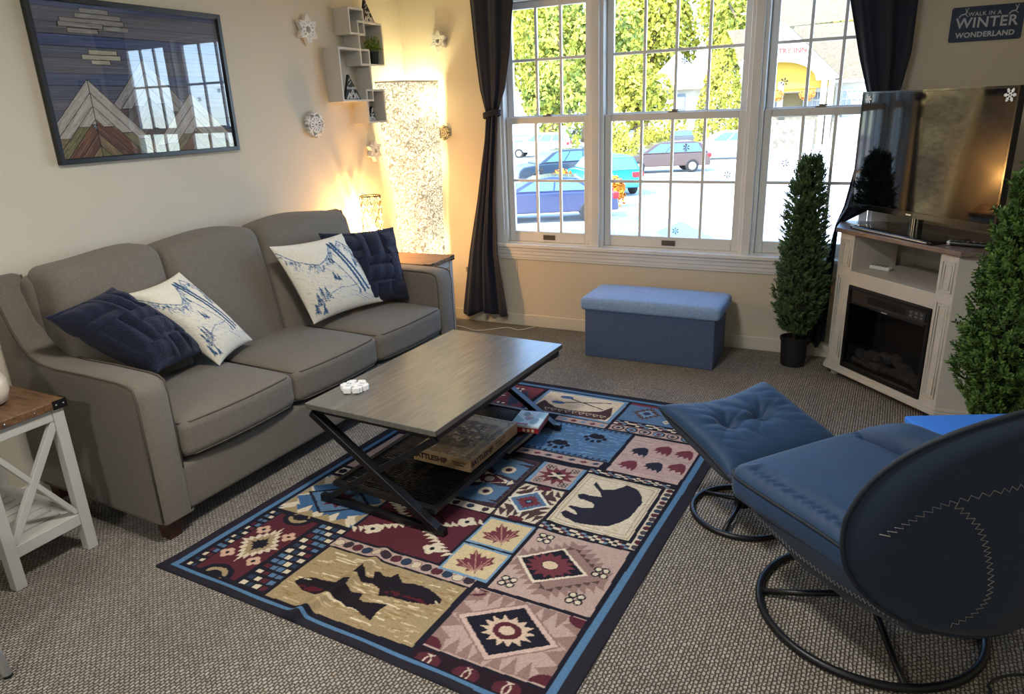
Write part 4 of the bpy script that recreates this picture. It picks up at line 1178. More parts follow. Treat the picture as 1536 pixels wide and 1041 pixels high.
# trout panel
cv.rect(48.6, 4.2, 108, 35.4, TAN)
speckle(49, 5, 107, 34, 210, ('#b9a37d', '#94794f', '#8f7850', '#c7b48f'), 1, 7, .5)
for k in range(24):
    x, y = rgr.uniform(50, 96), rgr.choice((8, 12, 17, 19, 22, 31, 33)) + rgr.uniform(-1, 1); cv.line((x, y), (x + rgr.uniform(3, 10), y + rgr.uniform(-.6, .6)), .6, '#d6c8a8')
F1 = [(67.4, 26.1), (67.6, 31.3), (72.3, 26.8), (75.7, 26.9), (73.9, 29.8), (75.0, 31.0), (78.1, 29.5), (80.7, 30.0), (81.7, 32.6), (86.3, 29.0), (91.0, 30.4), (97.0, 29.8), (103.2, 27.3), (104.2, 25.2), (101.5, 23.3), (95.3, 21.7), (90.2, 21.3), (85.6, 21.1), (83.1, 20.0), (81.2, 23.2), (77.4, 24.2), (73.0, 23.6)]
F2 = [(52.1, 14.0), (52.8, 16.5), (56.2, 18.4), (62.9, 19.0), (66.3, 19.1), (66.7, 22.1), (70.2, 21.6), (70.8, 19.1), (73.9, 17.8), (77.8, 18.9), (78.4, 15.9), (80.6, 15.6), (88.9, 17.5), (88.0, 13.9), (88.9, 8.8), (84.0, 10.2), (79.1, 11.7), (77.4, 10.9), (72.6, 12.5), (69.0, 12.2), (63.9, 11.2), (57.5, 11.6)]
cv.poly(F1, '#221d23'); cv.poly(F2, '#221d23')
for k in range(26):
    cv.disc(rgr.uniform(84, 102), 23 + rgr.uniform(-.6, .9), .8, '#542029', .4); cv.disc(rgr.uniform(55, 64), 13.3 + rgr.uniform(-1.2, 1), .8, '#542029', .4)
cv.line((54, 16.8), (57, 17.3), .5, CRE); cv.line((102, 25.4), (103.5, 24.6), .5, CRE)
dots(47.5, 36.6, 108.5, 42.2, 14, PINK, ('#c9b9a0', '#3a3038', MAR, DBLUE), False)
# big diamond panel, near right
cv.rect(110.2, 6.6, 150.4, 37.4, PINK)
for x0, x1, y, h, s_ in ((112, 130, 37.2, 8, -1), (131, 150, 37.2, 8, -1), (112, 130, 7, 8, 1), (131, 150, 7, 8, 1)): teeth(x0, y, x1, y, 4, h * .9, MAUV, s_)
teeth(110.4, 9, 110.4, 36, 4, 6, MAUV, -1); teeth(150.2, 9, 150.2, 36, 4, 6, MAUV, 1)
for x, y in ((110.4, 37), (150.4, 37), (110.4, 7), (150.4, 7)):
    cv.poly([(x + 5.5 * math.cos(a), y + 4.2 * math.sin(a)) for a in [2 * PI * k / 24 for k in range(24)] if 110.2 <= x + 5.5 * math.cos(a) <= 150.6 and 6.5 <= y + 4.2 * math.sin(a) <= 37.5] + [(x, y)], MAR)
c = (130, 22.8)
for s_, col in ((1.06, MAUV), (1.0, '#c7aca0'), (.86, NAVY)): cv.poly([(c[0] + 17.3 * s_, c[1]), (c[0], c[1] + 13.6 * s_), (c[0] - 17.3 * s_, c[1]), (c[0], c[1] - 13.6 * s_)], col)
cv.poly([(c[0] + (8.6 if k % 2 else 5.8) * math.cos(2 * PI * k / 28) * 1.05, c[1] + (8.6 if k % 2 else 5.8) * math.sin(2 * PI * k / 28) * .8) for k in range(28)], '#cbb29c')
cv.disc(c[0], c[1], 4.7, MAR, 3.8); cv.disc(c[0], c[1], 2.5, '#cbb29c', 2)
cv.rect(109, -2, 150.5, 5.6, '#2a1d25')
for x in (115, 128, 141):
    cv.disc(x, 1.6, 4.2, MAR, 3.2)
    for s_ in (-1, 1): cv.path([(x + s_ * 1.0 + s_ * 2.2 * abs(math.sin(a)) - s_ * 2.2, 1.6 + 2.6 * math.cos(a)) for a in [PI * k / 8 for k in range(9)]], .5, '#c7b4a4')
# pink panel with red diamond
cv.rect(114, 39, 150.8, 77.6, PINK)
for s_ in (-1, 1):
    teeth(115, 58.5 + s_ * 2, 132, 58.5 + s_ * 15.5, 7, 3.4, MAUV, s_); teeth(132, 58.5 + s_ * 15.5, 149, 58.5 + s_ * 2, 7, 3.4, MAUV, s_)
    cv.poly([(132, 58.5 + s_ * 15.5), (115, 58.5 + s_ * 2), (115, 58.5), (149, 58.5), (149, 58.5 + s_ * 2)], MAUV)
    teeth(117, 58.5 + s_ * 0.5, 132, 58.5 + s_ * 12.8, 6, 1.8, BRN, s_); teeth(132, 58.5 + s_ * 12.8, 147, 58.5 + s_ * .5, 6, 1.8, BRN, s_)
c = (128.6, 58.6)
for s_, col in ((1.0, '#d8c9b4'), (.88, NAVY)): cv.poly([(c[0] + 13.6 * s_, c[1]), (c[0] - .5, c[1] + 11.7 * s_), (c[0] - 13.8 * s_, c[1]), (c[0] - 2, c[1] - 11.5 * s_)], col)
cv.poly([(c[0] - .8 + (9.4 if k % 2 else 6.4) * math.cos(2 * PI * k / 30), c[1] + (9.4 if k % 2 else 6.4) * .8 * math.sin(2 * PI * k / 30)) for k in range(30)], RED)
cv.disc(c[0] - .8, c[1], 3.3, NAVY, 2.7); cv.disc(c[0] - .8, c[1], 2.9, '#cdb79a', 2.3)
for x, y in ((119, 73), (145.5, 62), (118.5, 44.5), (143, 45.5)): cross4(x, y, 2.7)
# maple leaves
for y0, y1 in ((41, 58.4), (59.4, 78)):
    cv.rect(92.6, y0, 112.6, y1, '#c9b68f'); cv.rect(92.6, y0, 112.6, y0 + 1, LBLUE); cv.rect(92.6, y1 - 1, 112.6, y1, LBLUE); cv.rect(92.6, y0, 93.5, y1, LBLUE); cv.rect(111.7, y0, 112.6, y1, LBLUE)
    leaf(102.6, (y0 + y1) / 2, 7.4, RED, '#b98f80')
# maroon panel under the table
cv.rect(48, 43.4, 91.2, 79, MAR)
for k in range(9):
    for s_ in (-1, 1): cv.poly([(69.6 + s_ * (2 + k * 2.2), 61 + 2 + k * 1.5), (69.6 + s_ * (6.5 + k * 2.2), 61 + 1 + k * 1.2), (69.6 + s_ * (3 + k * 2.2), 61 - 1 + k * 1.5)], CRE); cv.poly([(69.6 + s_ * (2 + k * 2.2), 59 - k * 1.5), (69.6 + s_ * (6.5 + k * 2.2), 60 - k * 1.2), (69.6 + s_ * (3 + k * 2.2), 62 - k * 1.5)], CRE)
for x, y in ((55, 52), (84, 50), (55, 71), (86, 71)): flower(x, y, 3.2)
# blue panel, left
cv.rect(8.3, 48.6, 46.6, 79.6, DBLUE); cv.rect(8.3, 48.6, 46.6, 79.6, '#41648a')
for y, s_ in ((48.8, 1), (79.4, -1)):
    teeth(9, y, 46, y, 5, 7.5, CRE, s_); teeth(10.6, y, 44.4, y, 4, 4.3, TAN, s_)
for x, s_ in ((8.5, -1), (46.4, 1)): teeth(x, 50, x, 78, 3, 6.5, CRE, s_); teeth(x, 52, x, 76, 3, 3.6, TAN, s_)
cv.poly([(27.5, 76), (44.5, 64), (27.5, 52), (10.5, 64)], '#232231'); cv.poly([(27.5, 74.6), (42.4, 64), (27.5, 53.4), (12.6, 64)], BLUE)
cv.poly([(27.5 + (9 if k % 2 else 5) * math.cos(2 * PI * k / 16), 64 + (6.5 if k % 2 else 4) * math.sin(2 * PI * k / 16)) for k in range(16)], MAR)
dots(9, 81.5, 46, 87, 8, CRE, (NAVY, MAR, DBLUE), False)
# skunk panel under the table
cv.rect(9, 89, 46.6, 127, PINK); speckle(10, 90, 46, 126, 160, ('#a98478', '#c8b0a4'), 1, 4, .5)
cv.poly([(15, 100), (24, 108), (34, 110), (42, 106), (42, 101), (36, 96), (24, 94), (16, 95)], NAVY); cv.poly([(18, 102), (26, 107), (37, 108), (40, 104), (28, 102)], '#d9d5cc')
for x in (20, 26, 34, 39): cv.rect(x, 90, x + 2.4, 97, NAVY)
cv.rect(9, 129, 46.6, 172, MAR); saw((27, 150), 15, 18, 6, .2, CRE); saw((27, 150), 11, 13, 5, .2, BLUE); saw((27, 150), 6, 7, 4, .2, NAVY)
cv.rect(48.6, 129, 72.6, 172, '#cfbfa6'); cv.rect(51, 131.5, 70, 169.5, PINK); saw((60.5, 150), 8, 16, 5, .2, RED)
cv.rect(9, 174, 50, 208, RED); saw((22, 191), 12, 14, 5, .22, CRE); saw((22, 191), 8, 9, 4, .25, NAVY); saw((42, 191), 7, 14, 5, .22, DBLUE); cross4(36, 202, 3); cross4(36, 180, 3)
# blue eye panel
cv.rect(49, 82, 90, 127, BRN); cv.rect(50, 83, 89.5, 126.5, '#3c2f37')
for k in range(7):
    y = 86 + k * 5.8
    for s_ in (-1, 1): cv.poly([(72 + s_ * 3, y), (72 + s_ * 17.5, y + 2.2), (72 + s_ * 3, y + 4.6)], BLUE)
cv.poly([(64, 84), (88, 90), (88, 102), (78, 100), (66, 92)], BLUE); cv.poly([(66, 125), (88, 120), (88, 108), (78, 110), (66, 118)], BLUE)
teeth(66, 98, 88, 105, 8, 3.2, CRE, 1); teeth(66, 112, 88, 105, 8, 3.2, CRE, -1)
for x, y in ((80, 95), (80, 115)): cv.disc(x, y, 3.3, CRE); cv.disc(x, y, 1.6, MAR); cv.disc(x, y, .8, NAVY)
cv.poly([(68, 105), (76, 109), (84, 105), (76, 101)], MAR); cv.disc(76, 105, 2.2, CRE)
dots(70, 80, 91, 84.4, 3, CRE, ('#3a3038', DBLUE), False)
# brown diamond
cv.rect(91.6, 80, 112.4, 107.5, '#4d3a3a')
for x, y, s_ in ((102, 80.2, 1), (102, 107.3, -1)):
    for k in range(-3, 4): cv.poly([(x + k * 2.6 - 1.4, y), (x + k * 2.6 + 1.4, y), (x + k * 3.4, y + s_ * (7.2 - abs(k) * .7))], CRE)
    cv.disc(x, y + s_ * .8, 3.6, MAR, 1.6)
for x, s_ in ((91.8, 1), (112.2, -1)):
    for k in range(-2, 3): cv.poly([(x, 94 + k * 3 - 1.6), (x, 94 + k * 3 + 1.6), (x + s_ * (5 - abs(k) * .8), 94 + k * 4.2)], CRE)
for s_, col in ((1, '#d9d3c6'), (.84, BLUE)): cv.poly([(101 + 9.8 * s_, 94.4), (101, 94.4 + 9.6 * s_), (101 - 9.9 * s_, 94.2), (101, 94.4 - 9.6 * s_)], col)
saw((101, 94.3), 6.6, 6.2, 4, .25, RED); cv.poly([(103, 94.3), (101, 96.4), (99, 94.3), (101, 92.2)], NAVY); cv.poly([(102.2, 94.3), (101, 95.5), (99.8, 94.3), (101, 93.1)], LBLUE)
# pink and red medallion
cv.rect(91.4, 109.4, 112.6, 128.6, PINK); cv.rect(91.4, 109.4, 93.2, 128.6, LBLUE); cv.rect(110.8, 109.4, 112.6, 128.6, LBLUE)
cv.poly([(102 + (9 if k % 2 else 5.2) * math.cos(2 * PI * k / 22), 119 + (8.2 if k % 2 else 4.8) * math.sin(2 * PI * k / 22)) for k in range(22)], RED)
saw((102, 119), 4.6, 4.6, 3, .3, NAVY)
for q in (.5, -.5, 2.64, -2.64): cv.line((102, 119), (102 + 4 * math.cos(q), 119 + 4 * math.sin(q)), 1.3, CRE)
for x, y in ((96, 125.5), (108, 125.5), (96, 112.5), (108, 112.5)): cross4(x, y, 1.7, NAVY, PINK)
# bear panel with its strips
def stepstrip(x0, y0, x1, y1):
    cv.rect(x0, y0, x1, y1, NAVY); n = 22; dx = (x1 - x0) / n
    for k in range(n):
        for r in range(3):
            c_ = (CRE, MAR, '#6f8696', NAVY, CRE, NAVY)[(k + r + (k // 4)) % 6]
            cv.rect(x0 + dx * k, y0 + (y1 - y0) * r / 3, x0 + dx * (k + 1), y0 + (y1 - y0) * (r + 1) / 3, c_)
stepstrip(113.5, 78.9, 149.5, 82.6); stepstrip(113.5, 127.6, 150.4, 130.6)
cv.rect(114, 84.2, 148, 126, CRE); speckle(114.4, 84.6, 147.6, 125.6, 260, ('#bfae90', '#e0d4bc', '#c7b697'), .5, 2.4, .5)
cv.path([(114.8, 85), (147.2, 85), (147.2, 125.2), (114.8, 125.2), (114.8, 85)], .35, '#8f7a60')
cv.path([(116.4, 87), (145.4, 87), (145.4, 123.4), (116.4, 123.4), (116.4, 87)], .25, '#9c8a70')
cv.poly([(120.3, 120.7), (125.4, 115.3), (129.2, 117.0), (132.1, 119.9), (133.4, 123.0), (137.0, 122.0), (140.0, 120.1), (142.5, 116.4), (143.8, 112.3), (143.4, 104.6), (143.1, 100.2), (140.6, 94.8), (137.7, 90.8), (131.8, 88.9), (124.7, 87.8), (119.2, 89.6), (116.8, 91.5), (117.9, 94.2), (121.4, 93.5), (123.0, 93.5), (120.6, 96.1), (117.5, 97.0), (118.2, 98.8), (123.1, 98.7), (127.0, 100.4), (126.6, 102.5), (125.1, 104.1), (121.2, 104.8), (119.3, 104.7), (117.4, 107.0), (119.2, 109.4), (123.5, 108.9), (127.2, 109.7), (124.9, 113.5), (119.8, 117.9)], '#2b2b37')
dots(149.4, 79.4, 153.4, 127.4, 14, CRE, ('#4a4248', MAR, DBLUE), True)
# paws panel
cv.rect(74, 132, 116.6, 138, PINK); 
for k in range(7): saw((78 + 6 * k, 135), 2.6, 2, 2, .3, RED if k % 2 else DBLUE)
cv.rect(74.5, 139, 118.5, 171.5, BLUE); speckle(75, 139.5, 118, 171, 260, ('#5f88b0', '#45709b', '#7299bd'), 1, 6, .6)
teeth(75, 139.2, 118, 139.2, 14, 2.6, '#2f3f57', 1); teeth(75, 171.3, 118, 171.3, 14, 2.2, '#2f3f57', -1)
for x, y, s_ in ((88.9, 149.0, 1), (103.1, 161.5, 1)):
    cv.disc(x, y + .6, 4.2, '#23222d', 2.5); cv.disc(x - 1.5, y + 1.4, 2.2, '#23222d', 2.2); cv.disc(x + 1.6, y + 1.2, 2.2, '#23222d', 2.2)
    for k in range(5):
        a = PI + PI * (k + .3) / 4.6; cv.disc(x + 5 * math.cos(a), y + 4.6 * math.sin(a) - .2, 1.15, '#23222d', 1.5)
# little fishes panel
cv.rect(120.2, 131.8, 155.2, 171, '#b99e97'); speckle(120.4, 132, 155, 170.8, 200, ('#c6aca4', '#a98d86'), 1, 5, .6)
for x, y, c_ in ((127.9, 155.3, '#2d2d3a'), (137.7, 160.5, RED), (148.3, 160.0, RED), (127.4, 140.7, RED), (138.4, 143.5, '#2d2d3a'), (148.5, 146.0, RED)):
    P_ = [(-4.2, 1), (-2, 3), (1, 4.4), (3.2, 3.6), (4.2, 1.2), (4.6, -1.5), (3.6, -4.6), (2.3, -2), (1, -3.6), (-.4, -1.6), (-2.6, -3.6), (-2.2, -1.2), (-4.8, -1.2), (-3.6, 0)]
    cv.poly([(x + a * .95, y + b_ * 1.15) for a, b_ in P_], c_)
# canoe panel
cv.rect(52.5, 179, 103, 209.4, LBLUE); cv.rect(54.6, 180.5, 100.8, 207, CRE); speckle(55, 181, 100.5, 206.6, 200, ('#c4b48f', '#ddd0b4', '#b9a884'), 1, 4, .5)
cv.poly([(55, 184.5), (57.2, 195.2), (60.5, 192), (67.7, 187.6), (76.6, 186.7), (84.8, 187.5), (93.2, 190.9), (96.8, 199), (100.2, 188.3), (99.4, 182.2), (93.5, 180.8), (77.9, 180.6), (61, 181)], '#4a3636')
for k in range(9): x = 62 + 4.1 * k; cv.path([(x, 185.6 + .1 * k), (x + 1.7, 182.8 + .1 * k), (x + 3.3, 185.6 + .1 * k), (x, 185.6 + .1 * k)], .35, CRE)
cv.line((68, 202), (93.5, 193.5), .9, '#3d3540'); cv.line((66, 194.5), (94.5, 203.4), .9, '#3d3540')
cv.disc(67.5, 202.3, 4.2, '#43628c', 1.9); cv.disc(65.8, 194.4, 4.2, '#43628c', 1.9)
# far right blue panel
cv.rect(104.6, 186, 157, 209.4, BLUE); cv.rect(104.6, 206.4, 157, 209.4, RED)
saw((117, 198), 9, 9, 4, .25, BRN); saw((117, 198), 6, 6, 3, .3, LBLUE); saw((117, 198), 3, 3, 2, .3, DBLUE); saw((142, 198), 12, 10, 5, .25, RED); saw((142, 198), 7, 6, 4, .25, CRE)
flower(130, 203.5, 2); flower(130, 191, 2)
stepstrip(104.6, 180.6, 157, 185); cv.rect(104.6, 173, 157, 179.4, PINK)
for k in range(7): x = 109 + 7.2 * k; cv.disc(x, 176.2, 3.2, NAVY, 2.9); cv.disc(x, 176.2, 2.4, LBLUE if k % 2 else PINK, 2.1); saw((x, 176.2), 1.9, 1.7, 2, .3, RED if k % 2 else DBLUE)
cv.rect(74.5, 172.6, 103, 178, PINK)
for k in range(5): saw((79 + 5.4 * k, 175.2), 2.4, 1.9, 2, .3, RED if k % 2 else LBLUE)

NLc, NRc, FRc, FLc = (-2.205, 1.38), (-.57, 1.365), (-.50, 3.53), (-2.03, 3.575)
nu, nv = 500, 640
A_, B_ = np.meshgrid(np.linspace(0, 1, nu + 1), np.linspace(0, 1, nv + 1), indexing='ij')
ur = 158.6 + 5.2 * B_; v0 = -6.3 * A_ ** 1.4
U_ = A_ * ur; V_ = v0 + B_ * (217 - v0)
a, b_ = U_ / 160, V_ / 217
RX = (1 - a) * (1 - b_) * NLc[0] + a * (1 - b_) * NRc[0] + a * b_ * FRc[0] + (1 - a) * b_ * FLc[0]
RY = (1 - a) * (1 - b_) * NLc[1] + a * (1 - b_) * NRc[1] + a * b_ * FRc[1] + (1 - a) * b_ * FLc[1]
rugcol = cv.sample(U_, V_).copy()
dl, dr, dn, df = U_, ur - U_, V_ - v0, 217 - V_
def setb(mask, c): rugcol[mask] = lin(c)
edge = np.minimum(np.minimum(dl, dr * 0.95), np.minimum(dn * 1.55, df))
setb(edge < 8.0, '#201f29')
setb((edge < 6.7) & (edge > 4.3), '#54789a')
setb(edge < 4.3, '#2a2830')
near = (dn < 6) & (U_ > 108.5) & (U_ < 151) & (dn > 4.6)
RZ = 0.004 + 0.0015 * np.sin(U_ * .13) * np.sin(V_ * .09)
ridge = 67 + 0.06 * V_ + 2 * np.sin(V_ * .07)
RZ += 0.030 * np.exp(-((U_ - ridge) / np.where(U_ < ridge, 3.4, 1.5)) ** 2) * np.clip(1 - V_ / 54, 0, 1) ** .6
RZ += 0.007 * np.exp(-((U_ - 112 - 0.03 * V_) / 3.0) ** 2) * np.clip(1 - np.abs(V_ - 100) / 60, 0, 1)
RZ += 0.005 * np.exp(-((V_ - 131 - .02 * U_) / 2.2) ** 2) * np.clip((U_ - 60) / 30, 0, 1)
RZ += 0.004 * np.exp(-((V_ - 59) / 1.8) ** 2) * np.clip(1 - np.abs(U_ - 102) / 16, 0, 1)
RZ += 0.006 * np.clip(1 - dn / 6, 0, 1) * (0.6 + 0.6 * np.sin(U_ * .21 + 1))
RZ = np.where(edge < 0.15, 0.001, RZ)
b = MB()
b.v = list(map(tuple, np.stack([RX, RY, RZ], -1).reshape(-1, 3).tolist()))
w_ = nv + 1
b.f = [(i * w_ + j, (i + 1) * w_ + j, (i + 1) * w_ + j + 1, i * w_ + j + 1) for i in range(nu) for j in range(nv)]
rug = b.build('area_rug', attr_mat('woven_rug', 0.95, 0.5, 500, spec=0.1, var=0.16, vscale=160), None, smooth=True)
set_pattern(rug, rugcol.reshape(-1, 3))
tag(rug, 'patchwork lodge rug with bear, trout and diamond panels under the coffee table', 'rug')

# ------------------------------------------------------------------ blue storage ottoman under the window
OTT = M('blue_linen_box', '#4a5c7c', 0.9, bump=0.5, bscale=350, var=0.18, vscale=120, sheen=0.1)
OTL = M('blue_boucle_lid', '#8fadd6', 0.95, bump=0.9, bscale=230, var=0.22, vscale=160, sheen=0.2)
ot = thing('storage_ottoman', 'blue fabric storage ottoman with padded lid on the carpet under the window', 'ottoman', (-1.14, 4.30, 0))
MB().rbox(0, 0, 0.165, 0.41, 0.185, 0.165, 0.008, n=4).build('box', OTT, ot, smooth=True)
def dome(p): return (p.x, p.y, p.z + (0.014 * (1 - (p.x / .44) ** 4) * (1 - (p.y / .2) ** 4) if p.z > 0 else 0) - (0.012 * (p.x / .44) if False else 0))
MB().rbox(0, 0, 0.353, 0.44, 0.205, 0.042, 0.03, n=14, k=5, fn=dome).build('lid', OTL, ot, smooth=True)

# ------------------------------------------------------------------ topiary trees
NEED = leafy('cypress_green', ['#27361f', '#4d6741', '#68824f'], 35)
NEED2 = leafy('cypress_green_bright', ['#29401f', '#527237', '#78964a'], 35)
def topiary(label, x, y, z0, z1, rmax, mat, seed, nspr, spr=1.0):
    rng = np.random.default_rng(seed)
    t = thing('potted_cypress', label, 'plant', (x, y, 0), 0, 'artificial cypress trees')
    MB().lathe([(0.062, 0), (0.07, .004), (0.078, .158), (0.084, .16), (0.084, .176), (0.074, .176), (0.071, .15), (0.0, .15)], 36).build('pot', M('black_nursery_pot', '#121418', 0.6, bump=0.1), t, auto=True)
    MB().lathe([(0.072, .149), (0.05, .156), (0.0, .158)], 24).build('soil', M('moss_soil', '#2a241c', 0.95, bump=0.6, bscale=90), t)
    MB().tube([(0, 0, .12), (.004, .002, z0 + .1), (0, 0, (z0 + z1) / 2), (0, 0, z1 - .05)], [.014, .012, .008, .003], 8).build('trunk', M('trunk_bark', '#3c2f24', 0.9, bump=.4, bscale=60), t, smooth=True)
    v = []; f = []
    hgt = z1 - z0
    for i in range(nspr):
        u = rng.uniform(0, 1) ** 1.05
        prof = (min(1, (u / .16)) ** .6) * (1 - max(0, (u - .22) / 1.10)) ** .62 if u > 0.22 else (min(1, (u + .05) / .22)) ** .6
        a = rng.uniform(0, 2 * PI)
        if u > .86: prof *= max(0.0, 1 - ((u - .86) / .15) ** 2) ** .6
        R = rmax * prof * (0.93 + 0.13 * math.sin(3 * a + 7 * u + seed) * 1 + 0.08 * math.sin(23 * u + 5 * a))
        r0 = R * rng.uniform(.35, .88)
        base = np.array([r0 * math.cos(a), r0 * math.sin(a), z0 + u * hgt])
        up = rng.uniform(.5, 1.3) * (1 if u < .86 else 2.6)
        d = np.array([math.cos(a + rng.normal() * .35), math.sin(a + rng.normal() * .35), up]); d /= np.linalg.norm(d)
        L_ = rng.uniform(.035, .07) * (1 if u < .9 else 1.15) * spr
        side = np.cross(d, rng.normal(size=3)); side /= np.linalg.norm(side); s2 = np.cross(d, side)
        def blade(p, q, w_, sd):
            k = len(v); m = p * .45 + q * .55
            v.extend([p, m + sd * w_, q, m - sd * w_]); f.append((k, k + 1, k + 2, k + 3))
        tip = base + d * L_
        blade(base, tip, .0045 * spr, side)
        for j in range(5):
            p = base + d * L_ * (.12 + .17 * j)
            for sg in (-1, 1):
                for sd, so in ((side, s2), (s2, side)):
                    if rng.random() < .3: continue
                    q = p + (d * .75 + sd * sg * .8 + so * rng.normal() * .2) * L_ * .36 * (1 - .09 * j)
                    blade(p, q, .0032 * spr ** 1.5, so)
    MB().add(v, f).build('foliage', mat, t)
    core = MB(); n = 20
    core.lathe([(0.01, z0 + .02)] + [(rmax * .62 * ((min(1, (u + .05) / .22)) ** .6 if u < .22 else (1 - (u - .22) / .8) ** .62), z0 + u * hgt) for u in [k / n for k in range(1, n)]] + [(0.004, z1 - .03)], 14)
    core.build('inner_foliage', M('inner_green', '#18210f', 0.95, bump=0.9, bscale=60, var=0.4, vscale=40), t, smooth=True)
    return t
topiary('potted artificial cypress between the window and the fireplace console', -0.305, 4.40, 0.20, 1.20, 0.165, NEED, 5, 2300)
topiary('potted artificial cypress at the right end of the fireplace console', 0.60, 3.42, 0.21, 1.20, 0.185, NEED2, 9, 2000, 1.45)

# ------------------------------------------------------------------ fireplace console
CW = M('console_white', '#c3beb4', 0.5, var=0.04, vscale=20)
fp = thing('fireplace_console', 'white corner console with an electric fireplace below the television', 'cabinet', (-0.11, 4.31, 0), math.atan2(-0.732, 0.681))
plan = [(0, 0), (0.76, 0), (0.93, 0.17), (0.93, 0.19), (0.66, 0.45), (0.09, 0.45), (-0.17, 0.19), (-0.17, 0.17)]
b = MB()
def plate(bm_, pl, z0, z1): bm_.prism(pl, lambda a, c: (a, c, z0), lambda a, c: (a, c, z1))
def offs(pl, o): return [(x + o * (1 if x > .38 else -1) * (0.7), y - o if y < .1 else y) for x, y in pl]
plate(b, offs(plan, 0.016), 0.045, 0.068); plate(b, offs(plan, 0.008), 0.068, 0.085)
b.build('plinth', CW, fp, bevel=0.003)
b = MB()
b.prism([(-0.17, 0.17), (0, 0), (0, 0.02), (-0.155, 0.175)], lambda a, c: (a, c, .085), lambda a, c: (a, c, .835))
b.prism([(0.76, 0), (0.93, 0.17), (0.915, 0.175), (0.76, 0.02)], lambda a, c: (a, c, .085), lambda a, c: (a, c, .835))
b.prism([(-0.17, .175), (-.155, .18), (.095, .435), (.66, .435), (.915, .18), (.93, .175), (.93, .19), (.665, .45), (.085, .45), (-.17, .19)], lambda a, c: (a, c, .085), lambda a, c: (a, c, .835))
b.build('side_panels', CW, fp)
b = MB(); b.box(0, 0, .085, .105, .02, .835); b.box(.66, 0, .085, .76, .02, .835); b.box(.105, .0, .56, .66, .02, .638); b.box(.105, 0, .082, .66, .02, .09)
b.box(.09, .02, .085, .105, .3, .835); b.box(.66, .02, .085, .675, .3, .835)
ff = b.build('face_frame', CW, fp, bevel=0.002)
for x0, x1 in ((.018, .087), (.678, .742)):
    for z0, z1 in ((.655, .80), (.125, .60)):
        m_ = MB()
        for o, rr in ((0, .0035), (.014, .003)):
            m_.tube([(x0 + o, -.001, z0 + o), (x1 - o, -.001, z0 + o), (x1 - o, -.001, z1 - o), (x0 + o, -.001, z1 - o)], rr, 6, closed=True)
        m_.build('panel_moulding', CW, ff, smooth=True)
MB().prism([(.105, .02), (.66, .02), (.66, .40), (.105, .40)], lambda a, c: (a, c, .62), lambda a, c: (a, c, .637)).build('shelf', CW, fp)
plate(b := MB(), [(-.02, -.02), (.78, -.02), (.955, .16), (.955, .19), (.665, .465), (.085, .465), (-.195, .19), (-.195, .16)], .836, .86)
b.build('tabletop', wood_mat('console_top_wood', [(.3, '#5b4a42'), (.5, '#75635a'), (.7, '#85746a')], (2, 18, 18), .35), fp, bevel=0.004)
for x, y in ((.03, .04), (.73, .04), (.12, .40), (.64, .40)):
    MB().lathe([(.012, 0), (.022, .008), (.026, .022), (.02, .036), (.014, .046)], 20, (x, y, 0)).build('ball_foot', CW, fp, smooth=True)
# heater insert
ins = MB(); x0, x1, z0, z1 = .108, .657, .088, .558
ins.box(x0, -.006, z0, x0 + .018, .02, z1); ins.box(x1 - .018, -.006, z0, x1, .02, z1); ins.box(x0 + .018, -.006, z0, x1 - .018, .02, z0 + .028); ins.box(x0 + .018, -.006, z1 - .02, x1 - .018, .02, z1)
hi = ins.build('heater_frame', BLACKP, fp, bevel=0.002)
c_ = MB(); c_.box(x0 + .018, .004, z1 - .085, x1 - .018, .02, z1 - .02)
for k in range(46): x = x0 + .14 + k * .0055; c_.box(x, .001, z1 - .072, x + .0028, .004, z1 - .032)
c_.build('vent_grille', M('heater_dark_grey', '#1b1c20', .45), hi)
MB().box(x0 + .022, -.010, z1 - .094, x1 - .022, .004, z1 - .085).build('chrome_strip', M('dark_chrome', '#55565a', .2, .9), hi)
c_ = MB(); c_.box(x1 - .135, -.001, z1 - .074, x1 - .03, .004, z1 - .03)
c_.build('control_panel', M('control_grey', '#2b2c30', .4), hi)
c_ = MB()
for i in range(3):
    for j in range(2): c_.box(x1 - .125 + i * .033, -.003, z1 - .066 + j * .018, x1 - .108 + i * .033, -.0009, z1 - .056 + j * .018)
c_.build('buttons', M('button_grey', '#5b5b60', .5), hi)
c_ = MB()
for i in range(4): c_.box((x0 + x1) / 2 - .02 + i * .010, -.0108, z1 - .092, (x0 + x1) / 2 - .013 + i * .010, -.0101, z1 - .087)
c_.build('badge', M('pale_badge', '#b9bbbd', .4), hi)
MB().box(x0 + .02, .16, z0 + .02, x1 - .02, .165, z1 - .085).build('firebox_back', M('firebox_dark', '#141416', .8), hi)
c_ = MB(); c_.box(x0 + .02, .012, z0 + .024, x1 - .02, .16, z0 + .03); c_.box(x0 + .018, .022, z0 + .03, x0 + .02, .16, z1 - .085); c_.box(x1 - .02, .022, z0 + .03, x1 - .018, .16, z1 - .085)
c_.build('firebox_liner', M('firebox_dark', '#141416', .8), hi)
LOG = M('ceramic_log', '#6a655f', .85, bump=.8, bscale=70, var=.5, vscale=30)
